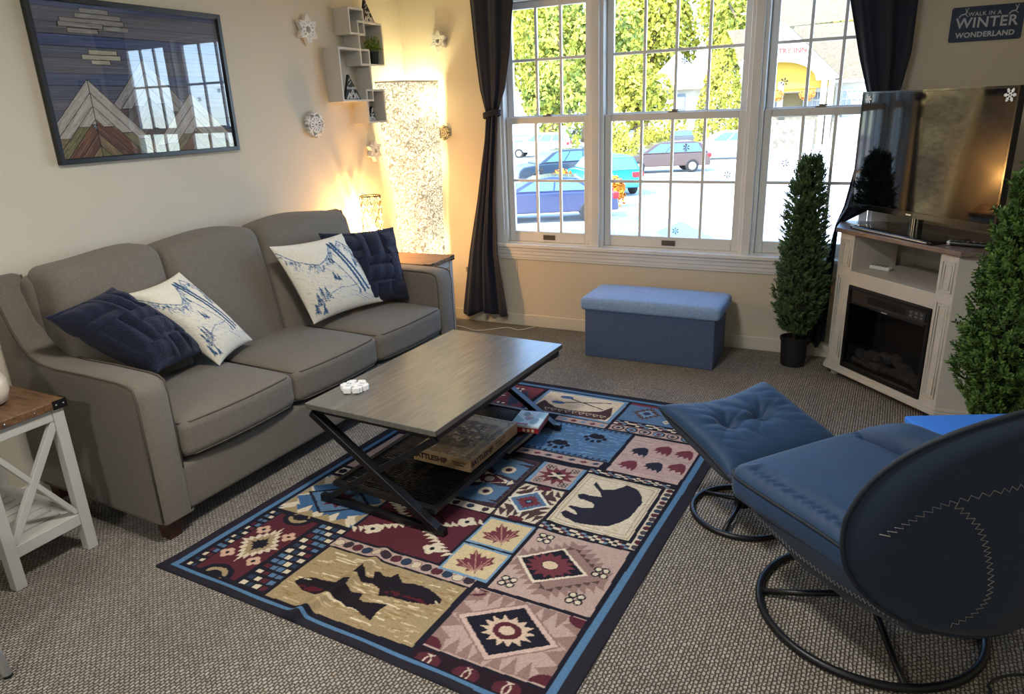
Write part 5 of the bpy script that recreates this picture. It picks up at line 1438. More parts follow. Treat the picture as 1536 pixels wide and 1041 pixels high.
for p, q, r in (((.13, .09, .15), (.36, .10, .19), .030), ((.20, .06, .135), (.50, .07, .14), .022), ((.37, .11, .20), (.62, .05, .13), .028), ((.42, .06, .145), (.61, .05, .128), .018), ((.14, .05, .13), (.34, .05, .128), .016), ((.33, .05, .19), (.25, .12, .13), .016), ((.5, .05, .19), (.57, .1, .13), .014)):
    P_ = Vector(p); Q_ = Vector(q); n = 9
    MB().tube([P_.lerp(Q_, k / n) + Vector((0, .004 * math.sin(k * 2.1), .004 * math.cos(k * 1.7))) for k in range(n + 1)], [r * (1 + .12 * math.sin(k * 1.9)) for k in range(n + 1)], 10).build('log', LOG, hi, smooth=True)
MB().box(x0 + .018, .006, z0 + .028, x1 - .018, .009, z1 - .094).build('glass_front', glass_mat('smoked_glass', (.62, .62, .64), 0.02), hi)
FPM = Matrix.Translation((-0.11, 4.31, 0)) @ Matrix.Rotation(math.atan2(-0.732, 0.681), 4, 'Z')
frz = math.atan2(-0.732, 0.681)
def FW(x, y, z): return FPM @ Vector((x, y, z))
def remote(name, label, x, y, z, rz, mat, l=.15, w=.042, white=False):
    t = thing(name, label, 'remote control', FW(x, y, z), frz + rz)
    def arch(p): return (p.x, p.y, p.z)
    MB().rbox(0, 0, .011, l / 2, w / 2, .011, .009, n=6, k=4).build('body', mat, t, smooth=True)
    b = MB(); 
    for i in range(5):
        for j in range(3): b.rbox(-l * .32 + i * l * .15, (j - 1) * w * .26, .0225, .004, .003, .0012, .001, n=1, k=2)
    b.build('buttons', M('remote_buttons', '#2c2d31', .5) if white else M('remote_buttons_grey', '#6c6d72', .5), t, smooth=True)
    if not white: MB().rbox(-l * .46, 0, .0115, l * .06, w / 2 + .0008, .0118, .008, n=3, k=3).build('end_cap', M('silver_plastic', '#b6b7ba', .3, .4), t, smooth=True)
    return t
remote('remote_control', 'white remote control lying in the open cubby of the fireplace console', .145, .155, .637, .25, M('white_plastic', '#e1dfda', .4), .13, .045, True)
remote('remote_control', 'black remote control with silver end beside the television foot', .695, .115, .86, .55, BLACKP, .17, .045)

# ------------------------------------------------------------------ television
tv = thing('television', 'flat black television standing on the fireplace console', 'television', FW(0.372, 0.10, 0.86), frz - math.radians(3.5))
W2 = .475; zb, zt = .09, .705
b = MB(); b.rbox(0, .022, (zb + zt) / 2, W2, .018, (zt - zb) / 2, .006, n=2, k=3)
b.rbox(0, .05, .36, .30, .03, .2, .02, n=2, k=3)
b.build('housing', BLACKP, tv, smooth=False)
MB().box(-W2 + .011, .0025, zb + .03, W2 - .011, .0045, zt - .011).build('screen', M('screen_glass', '#060709', .05, spec=.55, coat=.15), tv)
b = MB(); b.box(-W2, .001, zb, W2, .0045, zb + .028); b.box(-W2, .001, zt - .009, W2, .0045, zt); b.box(-W2, .001, zb + .028, -W2 + .009, .0045, zt - .009); b.box(W2 - .009, .001, zb + .028, W2, .0045, zt - .009)
bz = b.build('bezel', M('gloss_black', '#101114', .15, coat=.5), tv)
MB().box(-.052, -.0002, zb + .010, -.018, .001, zb + .018).build('badge', M('brand_silver', '#c8c9cc', .3, .5), bz)
b = MB(); b.box(-.03, .01, .012, .03, .04, zb + .02); b.build('neck', M('gloss_black', '#101114', .15), tv, bevel=.004)
b = MB(); b.rbox(-.045, .015, .008, .285, .115, .008, .006, n=3, k=3); ftp = b.build('foot_plate', M('gloss_black', '#101114', .15), tv, smooth=True)
MB().box(-.31, -.1022, .006, .215, -.0995, .0115).build('silver_edge', M('silver_plastic', '#b6b7ba', .3, .4), ftp)
b = MB(); b.box(-.006, .004, .016, -.002, .01, .09); b.box(.006, .004, .016, .010, .01, .09); b.build('foot_clips', CHROME, tv)

def cling_mesh(r, w_, th, dots_=True):
    b = MB()
    for k in range(6):
        a = k * PI / 3; c, s_ = math.cos(a), math.sin(a)
        b.bar((c * r * .12, 0, s_ * r * .12), (c * r, 0, s_ * r), w_, th, (0, 1, 0))
        for rr, l in ((.5, .28), (.75, .22)):
            for da in (-1, 1):
                e = a + da * PI / 3.2
                b.bar((c * r * rr, 0, s_ * r * rr), (c * r * rr + math.cos(e) * r * l, 0, s_ * r * rr + math.sin(e) * r * l), w_ * .8, th * .9, (0, 1, 0))
    return b
WCL = M('white_cling', '#e9edf0', .4)
for x, lab in ((-.05, 'white snowflake sticker at the upper left corner of the television screen'), (.807, 'white snowflake sticker at the upper right corner of the television screen')):
    o = cling_mesh(.022 if x < 0 else .03, .006, .0012).build('snowflake_sticker', WCL, None)
    o.matrix_world = FPM @ Matrix.Translation((0.372, 0.10, 0)) @ Matrix.Rotation(-math.radians(3.5), 4, 'Z') @ Matrix.Translation((x - .372 , -.0006, 1.527)); tag(o, lab, 'sticker', 'snowflake stickers on the television')
DCL = M('dark_cling', '#8391a0', .4)
for x, z, y, lab in ((-1.107, 1.795, 4.703, 'snowflake sticker high in the center window left of its middle bar'), (-.859, 1.733, 4.703, 'snowflake sticker high in the center window right part'), (-.515, 1.64, 4.703, 'snowflake sticker on the upper right window before the yellow arch'),
                     (-1.87, 1.513, 4.703, 'snowflake sticker low on the upper left window sash'), (-1.812, 1.388, 4.664, 'snowflake sticker at the top of the lower left window sash'), (-2.078, 1.133, 4.664, 'snowflake sticker in the middle of the lower left window sash'),
                     (-.803, 1.11, 4.664, 'snowflake sticker in the center window lower sash at the right'), (-1.116, .745, 4.664, 'snowflake sticker near the bottom of the center window'), (-1.066, 1.276, 4.664, 'snowflake sticker over the brown wagon in the center window'), (-.47, 1.178, 4.664, 'snowflake sticker in the right window just above the cypress tip')):
    o = cling_mesh(.024, .004, .001).build('snowflake_sticker', DCL, None); o.location = (x, y - .006 + .004, z); o.rotation_euler = (0, .5 * x, 0)
    tag(o, lab, 'sticker', 'snowflake stickers on the window')

# ------------------------------------------------------------------ wall decorations
def wood_star(label, loc, wall, r, rot, style=0):
    b = MB(); th = .03
    R3 = (lambda a, c, d: (d, a, c)) if wall == 'left' else (lambda a, c, d: (a, -d, c))
    def br(p, q, w_, t0, t1):
        p3, q3 = R3(p[0], p[1], (t0 + t1) / 2), R3(q[0], q[1], (t0 + t1) / 2)
        b.bar(p3, q3, w_, t1 - t0, (1, 0, 0) if wall == 'left' else (0, 1, 0))
    P_ = lambda rr, a: (rr * math.cos(a), rr * math.sin(a))
    for k in range(6):
        a = rot + k * PI / 3
        if style == 0:
            br(P_(r * .28, a), P_(r * .93, a), r * .13, .0, th)
            for s_ in (-1, 1): br(P_(r * .52, a + s_ * PI / 6), P_(r * .96, a), r * .15, .001, th + .001)
            for s_ in (-1, 1): br(P_(r * .50, a), P_(r * .66, a + s_ * .30), r * .10, .0012, th + .0006)
            br(P_(r * .2, a + PI / 6), P_(r * .56, a + PI / 6), r * .2, .0006, th + .0004)
        else:
            br(P_(r * .1, a), P_(r, a), r * .11, 0, th)
            for rr in (.5, .78):
                for s_ in (-1, 1): br(P_(r * rr, a), P_(r * (rr + .12), a + s_ * .40), r * .11, .001, th + .001)
            br(P_(r * .1, a + PI / 6), P_(r * .62, a + PI / 6), r * .10, .0006, th + .0004)
    n = 24
    ring = [R3(r * .26 * math.cos(2 * PI * k / n), r * .26 * math.sin(2 * PI * k / n), th / 2) for k in range(n)]
    b.tube(ring, r * .075, 6, closed=True)
    o = b.build('wall_snowflake', M('snowflake_white', '#dcdad6', .6) if style != 1 else M('snowflake_cream', '#cfc4a2', .6), None)
    o.location = loc; tag(o, label, 'ornament', 'wooden snowflakes on the walls')
    return o
wood_star('white wooden snowflake high on the left wall between the picture and the cube shelf', (XL + .004, 3.594, 2.042), 'left', .086, PI / 6)
wood_star('white wooden snowflake on the left wall below and left of the cube shelf', (XL + .004, 3.563, 1.503), 'left', .078, PI / 6 + .1, 2)
wood_star('white wooden snowflake on the left wall just beside the floor lamp', (XL + .004, 4.14, 1.311), 'left', .074, PI / 6)
wood_star('white wooden snowflake high on the far wall beside the curtain', (-2.803, YW - .004, 2.016), 'far', .068, PI / 6 - .12)
wood_star('cream lacy snowflake lower on the far wall beside the curtain', (-2.808, YW - .004, 1.404), 'far', .052, PI / 6, 1)

# cube shelf
CUB = M('cube_shelf_white', '#c9c6bf', .5, var=.02)
cs_ = thing('cube_shelf', 'white interlocking cube shelf high on the left wall near the corner', 'shelf', (XL, 3.743, 1.495))
for k, (y0, y1, z0, z1) in enumerate(((3.875, 4.03, 2.03, 2.187), (3.957, 4.218, 1.85, 2.115), (3.743, 4.06, 1.632, 1.95), (3.985, 4.185, 1.495, 1.707))):
    e = .012; x1 = .12 - .0008 * k; y0 -= 3.743; y1 -= 3.743; z0 -= 1.495; z1 -= 1.495
    b = MB(); b.box(.001, y0, z0, x1, y0 + e, z1); b.box(.001, y1 - e, z0, x1, y1, z1); b.box(.001, y0 + e, z0, x1, y1 - e, z0 + e); b.box(.001, y0 + e, z1 - e, x1, y1 - e, z1)
    b.build('cube', CUB, cs_)
BLKW = M('black_painted_wood', '#17171b', .6); WPAINT = M('white_ink', '#dedede', .6)
def tri_sign(label, y0, y1, ya, z0, z1, word, x=XL + .07):
    t = thing('triangle_sign', label, 'sign', (x, (y0 + y1) / 2, z0), 0, 'black mountain name signs')
    hw, h, ap_ = (y1 - y0) / 2, z1 - z0, ya - (y0 + y1) / 2
    poly = [(-hw, 0), (hw, 0), (ap_ + .004, h), (ap_ - .004, h)]
    MB().prism(poly, lambda a, c: (-.008, a, c), lambda a, c: (.008, a, c)).build('board', BLKW, t, bevel=.001)
    b = MB(); X = .0086
    for k, (c0, hh, ww) in enumerate(((-.45, .28, .4), (0, .40, .5), (.45, .26, .4))):
        cx = c0 * hw
        for m, off_ in ((1, 0), (.7, .0)):
            pts = [(cx - ww * hw * m, .03 * h), (cx, hh * h * m), (cx + ww * hw * m, .03 * h)]
            for p, q in zip(pts, pts[1:]): b.bar((X, p[0] * .92, p[1]), (X, q[0] * .92, q[1]), .005, .001, (1, 0, 0))
    for k in range(6):
        b.rbox(X, ap_ * .8 + (k % 3 - 1) * hw * .12, h * (.62 + .05 * k), .0006, .003, .003, .0005, n=1, k=1)
    b.build('mountain_drawing', WPAINT, t)
    text_mesh('lettering', word, h * .17, WPAINT, t, frame_mtx((X, ap_ * .4, h * .47), (0, 1, 0), (0, 0, 1)), extrude=.0004, shear=.3, off=.0002)
tri_sign('black triangular mountain sign standing on top of the cube shelf', 4.07, 4.206, 4.112, 2.1155, 2.25, 'Taylor')
tri_sign('black triangular mountain sign in the large middle cube of the shelf', 3.815, 3.975, 3.87, 1.6445, 1.795, 'Brooklyn')
tri_sign('small black triangular mountain sign in the lowest cube of the shelf', 4.03, 4.125, 4.085, 1.5075, 1.60, 'Dana')
pp = thing('potted_plant', 'small green plant in a black pot inside the upper cube of the shelf', 'plant', (XL + .07, 4.165, 1.8625))
MB().lathe([(.026, 0), (.032, .07), (.034, .07), (.034, .08), (.028, .08), (.026, .07), (0, .07)], 24).build('pot', M('black_nursery_pot', '#121418', .6), pp, auto=True)
rng = np.random.default_rng(4)
v = []; f = []
for k in range(420):
    d = rng.normal(size=3); d[2] = abs(d[2]) * .9 + .1; d /= np.linalg.norm(d)
    r0 = rng.uniform(.02, .085); p = np.array([0, 0, .085]) + d * r0 * np.array([.6, .95, 1.1])
    q = p + (d + rng.normal(size=3) * .5) * .014; sd = np.cross(q - p, rng.normal(size=3)); sd = sd / np.linalg.norm(sd) * .0035
    kk = len(v); m = (p + q) / 2; v += [p, m + sd, q, m - sd]; f.append((kk, kk + 1, kk + 2, kk + 3))
MB().add(v, f).build('leaves', leafy('small_leaves', ['#34481b', '#6f8a2e', '#9ab04a'], 60), pp)

# framed mountain picture
pic = thing('framed_picture', 'large black framed picture of wooden plank mountains on the left wall', 'picture', (XL, 1.94, 1.393), 0)
PW, PH = .995, .672
b = MB(); e = .021
b.box(.002, 0, 0, .03, e, PH); b.box(.002, PW - e, 0, .03, PW, PH); b.box(.002, e, 0, .03, PW - e, e); b.box(.002, e, PH - e, .03, PW - e, PH)
b.build('frame', M('picture_frame_black', '#121216', .35), pic, bevel=.002)
pc = Canvas(0, 0, 1, 1, 640, '#333c52'); rp = random.Random(21)
y = 0.0
while y < 1:
    h = rp.uniform(.07, .1); base = rp.choice(((74, 84, 112), (84, 88, 104), (66, 78, 116), (94, 95, 106)))
    pc.rect(0, y, 1, y + h - .004, '#%02x%02x%02x' % base)
    for k in range(70):
        x = rp.uniform(-.1, 1); yy = y + rp.uniform(.004, h - .008); dlt = rp.randint(-20, 22)
        pc.line((x, yy), (x + rp.uniform(.08, .4), yy + rp.uniform(-.004, .004)), .0035, '#%02x%02x%02x' % tuple(max(0, min(255, q + dlt)) for q in base))
    pc.rect(0, y + h - .004, 1, y + h, '#1c2130'); y += h
def plank(pts, cols, n=26, dirv=None):
    pc.poly(pts, cols[0])
    (x0, y0), (x1, y1) = pts[0], pts[1]; (x3, y3) = pts[3]
    for k in range(n):
        t = rp.random(); s0 = rp.random(); s1 = min(1, s0 + rp.uniform(.1, .5))
        a = (x0 + (x3 - x0) * t, y0 + (y3 - y0) * t); dx, dy = x1 - x0, y1 - y0
        pc.line((a[0] + dx * s0, a[1] + dy * s0), (a[0] + dx * s1, a[1] + dy * s1), .004, rp.choice(cols))
    pc.path(list(pts) + [pts[0]], .004, '#2b2826')
GREY = ['#8b8783', '#9b9793', '#777370', '#a5a19c']
for x0, x1, yy in ((.229, .371, .945), (.20, .43, .91), (.125, .44, .875), (.11, .46, .84), (.154, .30, .815), (.115, .33, .85)): plank([(x0, yy), (x1, yy), (x1, yy + .032), (x0, yy + .032)], GREY, 12)
for x0, x1, yy in ((.231, .376, .68), (.194, .39, .648), (.237, .332, .617)): plank([(x0, yy), (x1, yy), (x1, yy + .03), (x0, yy + .03)], ['#a8a48f', '#b7b39e', '#98947f'], 10)
def mountain(ax, ay, tones, slope=1.28, wdt=.075, n=7):
    for i in range(n):
        top = ay - i * wdt * 1.18
        if top < 0: break
        nxt = top - wdt * 1.18
        for s_ in (-1, 1):
            L_ = top / slope
            snow = .40 - .04 * i
            cut = max(0.0, ay - snow - .0)      # snow line height
            def pt(h0, base_top): return (ax + s_ * (base_top - h0) / slope, h0)
            zs = max(0, cut + rp.uniform(-.03, .03)) if i < 4 else top
            if zs < top: plank([pt(top, top), pt(zs, top), pt(max(zs - wdt * .0, 0), nxt) if nxt > zs else (ax, max(zs, nxt)), (ax, max(nxt, 0))], tones[0], 22)
            zz = min(zs, top)
            low = tones[1 + (i + (1 if s_ > 0 else 0)) % (len(tones) - 1)]
            if zz > 0: plank([pt(zz, top), pt(0, top), pt(0, max(nxt, 0)), pt(min(zz, max(nxt, 0)), max(nxt, 0))], low, 22)
WHT = ['#aaa49b', '#bbb5ab', '#978f86', '#8a837a']
BR1 = ['#6b4a38', '#7d5743', '#4f3527', '#8a6a55']; BR2 = ['#7c6a4f', '#94805f', '#5e5039', '#a3906d']; OLV = ['#6e6a48', '#56553c', '#8a8560']; RDB = ['#5c4136', '#715042', '#866656']
mountain(.505, .665, (['#8f8b8a', '#a09b98', '#787473'], ['#57504c', '#6b625c', '#453f3c'], ['#5a4a46', '#6a5a52']), 1.55)
mountain(.757, .43, (WHT, BR1, BR2, OLV), 1.45)
mountain(.196, .52, (WHT, RDB, BR2, OLV, BR1), 1.52)
nY, nZ = 480, 330
P_ = [[(.010, e + (PW - 2 * e) * i / nY, e + (PH - 2 * e) * j / nZ) for j in range(nZ + 1)] for i in range(nY + 1)]
o = MB().grid(P_).build('print', attr_mat('picture_print', .6, 0.03, 200, spec=.3, var=.04), pic)
gv = np.array([p for r in P_ for p in r]); set_pattern(o, pc.sample((gv[:, 1] - e) / (PW - 2 * e), (gv[:, 2] - e) / (PH - 2 * e)))
MB().box(.016, e, e, .018, PW - e, PH - e).build('glazing', glass_mat('picture_glass', (1, 1, 1), 0.0, 1.9), pic)

# tin sign
sg = thing('tin_sign', 'blue tin sign reading walk in a winter wonderland above the television', 'sign', (.445, YW - .002, 1.873))
sw_, sh_ = .158, .083
def rr(w_, h_, r, n=6): return [(sx * (w_ - r) + r * math.cos(a0 + PI / 2 * k / n), sz * (h_ - r) + r * math.sin(a0 + PI / 2 * k / n)) for sx, sz, a0 in ((1, 1, 0), (-1, 1, PI / 2), (-1, -1, PI), (1, -1, 1.5 * PI)) for k in range(n + 1)]
MB().prism(rr(sw_, sh_, .01), lambda a, c: (a, -.003, c), lambda a, c: (a, 0, c)).build('plate', M('tin_blue', '#2b3c54', .4, .2, var=.35, vscale=22), sg)
SLT = M('sign_letters', '#b7bcc4', .5)
text_mesh('lettering', 'WALK IN A', .026, SLT, sg, frame_mtx((-.012, -.0036, .046), (1, 0, 0), (0, 0, 1)), extrude=.0004, off=.0004, space=1.1)
text_mesh('lettering', 'WINTER', .068, SLT, sg, frame_mtx((0, -.0036, .004), (1, 0, 0), (0, 0, 1)), extrude=.0004, off=.0012, space=1.06)
text_mesh('lettering', 'WONDERLAND', .034, SLT, sg, frame_mtx((0, -.0036, -.052), (1, 0, 0), (0, 0, 1)), extrude=.0004, off=.0012, space=1.07)
b = MB()
for s_, x in ((-1, -.105), (1, .11)):   # leaping deer figures
    pts = [(x - .018, .036), (x - .008, .047), (x + .008, .050), (x + .014, .058), (x + .010, .066)]
    for p, q in zip(pts, pts[1:]): b.bar((p[0], -.0036, p[1]), (q[0], -.0036, q[1]), .006, .0008, (0, 1, 0))
    for p, q in (((x - .008, .046), (x - .018, .032)), ((x + .008, .048), (x + .022, .036)), ((x + .014, .062), (x + .004, .076)), ((x + .014, .062), (x + .018, .078))): b.bar((p[0], -.0036, p[1]), (q[0], -.0036, q[1]), .003, .0008, (0, 1, 0))
b.build('deer_figures', SLT, sg)
b = MB()
for sx in (-1, 1):
    for sz in (-1, 1): b.ico((sx * (sw_ - .008), -.0035, sz * (sh_ - .008)), .0022, 1)
b.build('nail', CHROME, sg, smooth=True)

# outlet and cords
ou = thing('wall_outlet', 'small metal outlet box on the far wall beside the curtain hem', 'outlet', (-2.668, YW, .40))
MB().box(-.028, -.012, -.02, .028, 0, .02).build('cover', M('outlet_brass', '#8d8467', .4, .3), ou, bevel=.003)
b = MB(); b.box(-.014, -.014, -.012, .014, -.011, .012); b.build('socket', M('outlet_dark', '#4c4738', .5), ou)
def smooth_path(pts, n=10):
    out = []
    P_ = [Vector(p) for p in pts]
    for i in range(len(P_) - 1):
        p0 = P_[max(i - 1, 0)]; p1 = P_[i]; p2 = P_[i + 1]; p3 = P_[min(i + 2, len(P_) - 1)]
        for k in range(n):
            t = k / n; out.append(.5 * ((2 * p1) + (-p0 + p2) * t + (2 * p0 - 5 * p1 + 4 * p2 - p3) * t * t + (-p0 + 3 * p1 - 3 * p2 + p3) * t ** 3))
    return out + [P_[-1]]
tag(MB().tube(smooth_path([(-2.95, 4.43, .004), (-2.667, 4.409, .004), (-2.50, 4.355, .004), (-2.40, 4.42, .004), (-2.31, 4.50, .004), (-2.20, 4.475, .004), (-2.12, 4.59, .004)]), .0032, 6).build('power_cord', M('white_cord', '#d8d0c0', .5), None, smooth=True), 'thin white cord lying on the carpet below the left curtain', 'cord')
tag(MB().tube(smooth_path([(.40, 1.84, .005), (.445, 1.907, .005), (.442, 1.934, .005), (.475, 1.98, .005), (.536, 2.017, .005), (.62, 2.03, .005), (.75, 1.98, .005), (1.0, 1.9, .005), (1.27, 1.9, .005)]), .004, 6).build('power_cord', M('black_cord', '#15151a', .5), None, smooth=True), 'black cord curling on the carpet behind the blue lounge chair', 'cord')

# white stool whose leg shows at the lower left
stl = thing('stool', 'white stool with black tipped round legs at the lower left picture edge', 'stool', (-2.30, .68, 0))
for sx in (-1, 1):
    for sy in (-1, 1):
        o = MB().tube([(sx * .152, sy * .147, .008), (sx * .12, sy * .115, .44)], [.013, .017], 14).build('leg', M('stool_white', '#dededa', .4), stl, smooth=True)
        MB().lathe([(.0125, 0), (.0135, .003), (.0135, .01)], 14, (sx * .1525, sy * .1475, 0)).build('rubber_tip', M('black_rubber', '#111111', .8), o)
MB().rbox(0, 0, .455, .16, .16, .018, .016, n=3, k=4).build('seat', M('stool_white', '#dededa', .4), stl, smooth=True)
b = MB()
b.build('x', None) if False else None

# bright blue box behind the chair
bb = thing('storage_box', 'bright blue fabric storage box on the floor behind the lounge chair', 'box', (.47, 2.80, 0), .43)
BBL = M('bright_blue_felt', '#3b84ea', .85, bump=.2, bscale=300)
MB().rbox(0, 0, .185, .215, .125, .185, .008, n=3, k=3).build('body', M('dark_blue_felt', '#28508f', .85, bump=.2, bscale=300), bb, smooth=True)
MB().rbox(0, 0, .386, .222, .132, .014, .008, n=3, k=3).build('lid', BBL, bb, smooth=True)
# ------------------------------------------------------------------ lounge chair with footstool
def velvet():
    m = M('blue_velvet', '#143659', 0.65, bump=0.15, bscale=260, var=0.10, vscale=14, sheen=0.08)
    return m
VEL = velvet()
VELD = M('blue_velvet_shell', '#15263a', 0.85, bump=0.12, bscale=300, var=0.06, vscale=20, sheen=0.06)
VPIPE = M('velvet_piping', '#16202c', 0.7)
THR = M('grey_thread', '#8b8580', 0.7)
def ring_base(parent, R, tr, angs, post_h, hub_z):
    MB().tube([(R * math.cos(a), R * math.sin(a), tr) for a in [2 * PI * k / 72 for k in range(72)]], tr, 10, closed=True).build('ring_base', BLACKM, parent, smooth=True)
    for a in angs:
        c, s_ = math.cos(a), math.sin(a)
        MB().tube([(c * (R - .004), s_ * (R - .004), tr), (c * R * .6, s_ * R * .6, tr + .02), (0.01 * c, .01 * s_, hub_z)], tr * .85, 8).build('spoke', BLACKM, parent, smooth=True)
    MB().lathe([(.03, hub_z - .02), (.03, hub_z + .02), (.022, hub_z + .02), (.022, post_h)], 20).build('swivel_post', BLACKM, parent, auto=True)

CH = (0.136, 2.125, 0.0)
crz = math.atan2(0.777, 0.63)
ch = thing('lounge_chair', 'blue velvet swivel lounge chair with a round black ring base', 'chair', CH, crz)
ca = [a - crz for a in (math.radians(186), math.radians(289), math.radians(6), math.radians(109))]
ring_base(ch, .318, .0125, ca, .22, .075)
# seat shell (bowl under the cushion), local x = sitter's right, y = forward
def shell_prof(y):   # bottom z at forward position y
    tab = [(-.40, .30), (-.30, .225), (-.1, .17), (.05, .175), (.2, .235), (.30, .32), (.345, .385)]
    for (a, za), (b_, zb_) in zip(tab, tab[1:]):
        if a <= y <= b_: return za + (zb_ - za) * (y - a) / (b_ - a)
    return tab[0][1] if y < tab[0][0] else tab[-1][1]
P = []; ny, nx = 36, 28
for i in range(ny + 1):
    y = -.33 + .675 * i / ny; row = []
    wtop = .30 - .02 * (i / ny); zt = .40 - .03 * (1 - i / ny)
    zb_ = shell_prof(y)
    for j in range(nx + 1):
        t = PI * j / nx
        cx, sx = math.cos(t), math.sin(t)
        x = wtop * (abs(cx) ** .62) * (1 if cx >= 0 else -1)
        z = zt - (zt - zb_) * (sx ** .75)
        row.append((x, y, z))
    P.append(row)
b = MB(); b.grid(P, flip=True)
sh = b.build('seat_shell', VELD, ch, smooth=True, solid=.012)
zig = []
for k in range(90):
    y = -.30 + .62 * k / 89; i = (y + .33) / .675; wtop = .30 - .02 * i
    t = .36; x = -wtop * math.cos(t) ** .62; zt = .40 - .03 * (1 - i); z = zt - (zt - shell_prof(y)) * math.sin(t) ** .75
    zig.append((x - .008, y, z + (.006 if k % 2 else -.006)))
MB().tube(zig, .0011, 4).build('zigzag_stitching', THR, sh)
# seat cushion
def seatf(p):
    u = p.x / .29; v = p.y / .33
    top = 1 if p.z > 0 else 0
    z = p.z
    if top: z += .018 * max(0, 1 - u ** 4) * max(0, 1 - v ** 4) - .012 * math.exp(-((abs(u) - .80) / .07) ** 2) * (1 if v < .8 else .2)
    z += .0032 * math.sin(190 * p.y + 60 * p.x + 1.5 * math.sin(31 * p.y)) * math.exp(-((abs(u) - .84) / .10) ** 2) * top * (1 if v > -.3 else .4)
    z -= .025 * max(0, -v) ** 1.5
    return (p.x * (1.0 - .04 * max(0, v) ** 4), p.y, z)
b = MB(); b.rbox(0, 0, 0, .292, .335, .062, .05, n=84, k=6, fn=seatf)
b.v = [(x - .012, y + .005, z + .388) for x, y, z in b.v]
sc_ = b.build('seat_cushion', VEL, ch, smooth=True)
loop_ = []
for qx, qy, a0 in ((1, 1, 0), (-1, 1, PI / 2), (-1, -1, PI), (1, -1, 1.5 * PI)):
    for k in range(9): loop_.append((qx * .243 + .047 * math.cos(a0 + PI / 2 * k / 8), qy * .286 + .047 * math.sin(a0 + PI / 2 * k / 8)))
dense = []
for p, q in zip(loop_, loop_[1:] + loop_[:1]):
    n = max(1, int(math.hypot(q[0] - p[0], q[1] - p[1]) / .02))
    for k in range(n): dense.append(Vector((p[0] + (q[0] - p[0]) * k / n, p[1] + (q[1] - p[1]) * k / n, .03)))
loop0 = [(-.012 + .288 * (abs(math.cos(a)) ** .28) * (1 if math.cos(a) > 0 else -1), .005 + .331 * (abs(math.sin(a)) ** .28) * (1 if math.sin(a) > 0 else -1), 0) for a in [2 * PI * k / 120 for k in range(120)]]
loop = [(q[0] - .012, q[1] + .005, q[2] + .388) for q in [seatf(p) for p in dense]]
MB().tube(loop, .0055, 6, closed=True).build('piping', VPIPE, sc_, smooth=True)
# side bolsters (padded low arms that meet the back)
for sx in (1,):
    path = []; rad = []
    for k in range(31):
        t = k / 30; y = .335 - .56 * t; q = math.sin(min(1, t * 2.2 + .06) * PI / 2)
        path.append((sx * (.262 + .03 * t), y, .395 + .058 * q))
        rad.append(.082 * (.15 + .85 * q) * (1 + .02 * math.sin(23 * t)))
    MB().tube(path, rad, 20).build('arm_bolster', VEL, ch, smooth=True)
# wrap-around back
def back_outline(a):
    c, s_ = math.cos(a), math.sin(a)
    e = 2.6
    k = (abs(c) ** e + abs(s_) ** e) ** (-1 / e)
    u = BW * c * k; v = BH * s_ * k
    return u * (1 - .10 * max(0, v / BH)), v
BW, BH, BZ = .43, .325, .59
def back_f(u, z): return -.42 + 1.2 * u * u - .08 * (z - .3)
NA, NR = 96, 26
def back_surface(sgn, bul, fn):
    P = []
    for i in range(NA):
        a = 2 * PI * i / NA; U, V = back_outline(a); row = []
        for j in range(NR + 1):
            r = j / NR; u, v = U * r, V * r; z = BZ + v
            h = bul * max(0, 1 - r ** 3.2) ** .5
            row.append((u, back_f(u, z) + sgn * (h + fn(a, r, u, v)), z))
        P.append(row)
    return P
b = MB(); b.grid(back_surface(-1, .045, lambda a, r, u, v: 0.010 * math.exp(-((r - .90) / .07) ** 2) * (1 if v > -.1 else .3)), wrap_u=True)
bs = b.build('back_shell', VELD, ch, smooth=True)
def wr(a, r, u, v): return .004 * math.sin(34 * a) * math.exp(-((r - .9) / .1) ** 2) - .03 * math.exp(-((u) ** 2 + (v - .05) ** 2) / .004)
b = MB(); b.grid(back_surface(1, .085, wr), wrap_u=True, flip=True)
bc = b.build('back_cushion', VEL, ch, smooth=True)
o3 = []
for k in range(NA):
    u, v = back_outline(2 * PI * k / NA); o3.append((u * 1.004, back_f(u, BZ + v), BZ + v * 1.004))
MB().tube(o3, .0065, 8, closed=True).build('piping', VPIPE, bc, smooth=True)
def on_back(u, v):
    # radius fraction of (u,v) for the rear bulge
    a = math.atan2(v / BH, u / BW); U, V = back_outline(a); r = min(1, math.hypot(u, v) / math.hypot(U, V))
    return Vector((u, back_f(u, BZ + v) - .045 * max(0, 1 - r ** 3.2) ** .5 - .0105 * math.exp(-((r - .90) / .07) ** 2) * (1 if v > -.1 else .3) - .0012, BZ + v))
def zigzag(pts, amp, step):
    P_ = smooth_path([Vector((p[0], p[1], 0)) for p in pts], 40)
    out = []; acc = 0; s_ = 1; last = P_[0]
    for p, q in zip(P_, P_[1:]):
        acc += (q - p).length
        if acc >= step:
            acc = 0; t = (q - p).normalized(); n_ = Vector((-t.y, t.x, 0)); w_ = q + n_ * amp * s_; s_ = -s_; out.append(on_back(w_.x, w_.y))
    return out
MB().tube(zigzag([(-.395, -.02), (-.36, .03), (-.30, .095), (-.18, .145), (0, .175), (.18, .145), (.30, .095), (.38, .0)], .006, .007), .0012, 4).build('zigzag_stitching', THR, bs)
MB().tube(zigzag([(-.30, .095), (-.25, .04), (-.215, -.04), (-.185, -.15), (-.20, -.22), (-.235, -.26)], .006, .007), .0012, 4).build('zigzag_stitching', THR, bs)

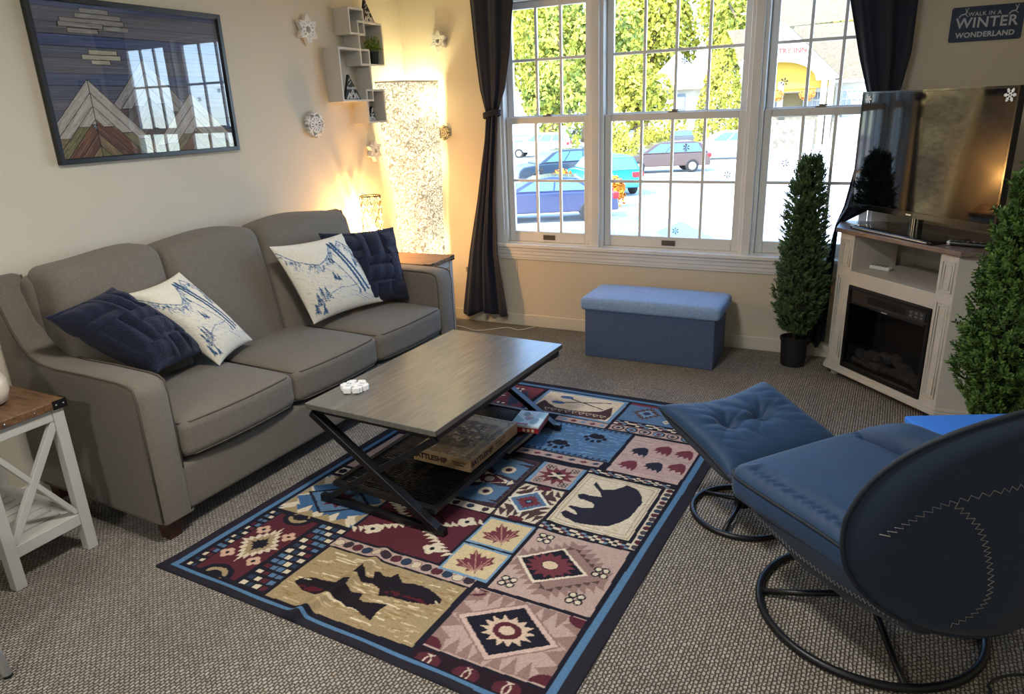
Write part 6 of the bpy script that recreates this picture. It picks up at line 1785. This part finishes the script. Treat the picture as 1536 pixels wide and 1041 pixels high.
# footstool
fs = thing('footstool', 'blue velvet button tufted footstool on a black ring base beside the rug', 'footstool', (-.312, 2.565, 0), crz)
ring_base(fs, .188, .011, [a for a in (math.radians(150) - crz, math.radians(258) - crz, math.radians(330) - crz, math.radians(78) - crz)], .29, .06)
def SL(x, y, z): return Vector((x, y, z))
tlt = .26
def stool_pt(u, v, h):
    X, Y = .262, .208
    x = u * X * (1 - .05 * (1 - v * v)); y = v * Y * (1 - .06 * (1 - u * u))
    z = .335 + y * tlt + .045 * u * u
    return x, y - h * tlt * .9, z + h
BT = ((-.36, .12), (.30, .12))
N_ = 96
def stool_surface(top):
    P = []
    for i in range(N_ + 1):
        row = []
        for j in range(N_ + 1):
            a, c = -1 + 2 * i / N_, -1 + 2 * j / N_
            u = math.sin(a * PI / 2) * .3 + a * .7; v = math.sin(c * PI / 2) * .3 + c * .7
            e = max(0, (1 - u ** 4) * (1 - v ** 4))
            if top:
                h = .075 * e ** .4
                for bu, bv in BT:
                    d2 = ((u - bu) * .275) ** 2 + ((v - bv) * .215) ** 2
                    h -= .042 * math.exp(-d2 / .0016) * e
                    ang = math.atan2((v - bv) * .215, (u - bu) * .275)
                    h += .008 * (abs(math.sin(4.5 * ang + bu * 5)) ** .5 - .6) * math.exp(-d2 / .016) * min(1, d2 / .0012) * e
                seam = math.exp(-((v - .12) / .07) ** 2) * .012 * (1 if -.36 < u < .3 else .35); h -= seam * e
                h += .004 * (abs(math.sin(13 * v + 7 * u)) ** .6 - .6) * e * math.exp(-((abs(u) - .75) / .22) ** 2) + .003 * math.sin(16 * u + 3 * v) * e * math.exp(-((v - .75) / .25) ** 2)
            else: h = -.085 * e ** .45
            row.append(stool_pt(u, v, h))
        P.append(row)
    return P
b = MB(); b.grid(stool_surface(True)); tp = b.build('top_cushion', VEL, fs, smooth=True)
b = MB(); b.grid(stool_surface(False), flip=True); b.build('under_shell', VELD, fs, smooth=True)
edge_ = [stool_pt(*q, 0) for q in [(-1 + 2 * k / 24, -1) for k in range(24)] + [(1, -1 + 2 * k / 24) for k in range(24)] + [(1 - 2 * k / 24, 1) for k in range(24)] + [(-1, 1 - 2 * k / 24) for k in range(24)]]
MB().tube(edge_, .0055, 6, closed=True).build('piping', VPIPE, tp, smooth=True)
for bu, bv in BT:
    x, y, z = stool_pt(bu, bv, .03)
    MB().ico((x, y, z + .004), (.016, .016, .008), 2).build('button', VEL, tp, smooth=True)
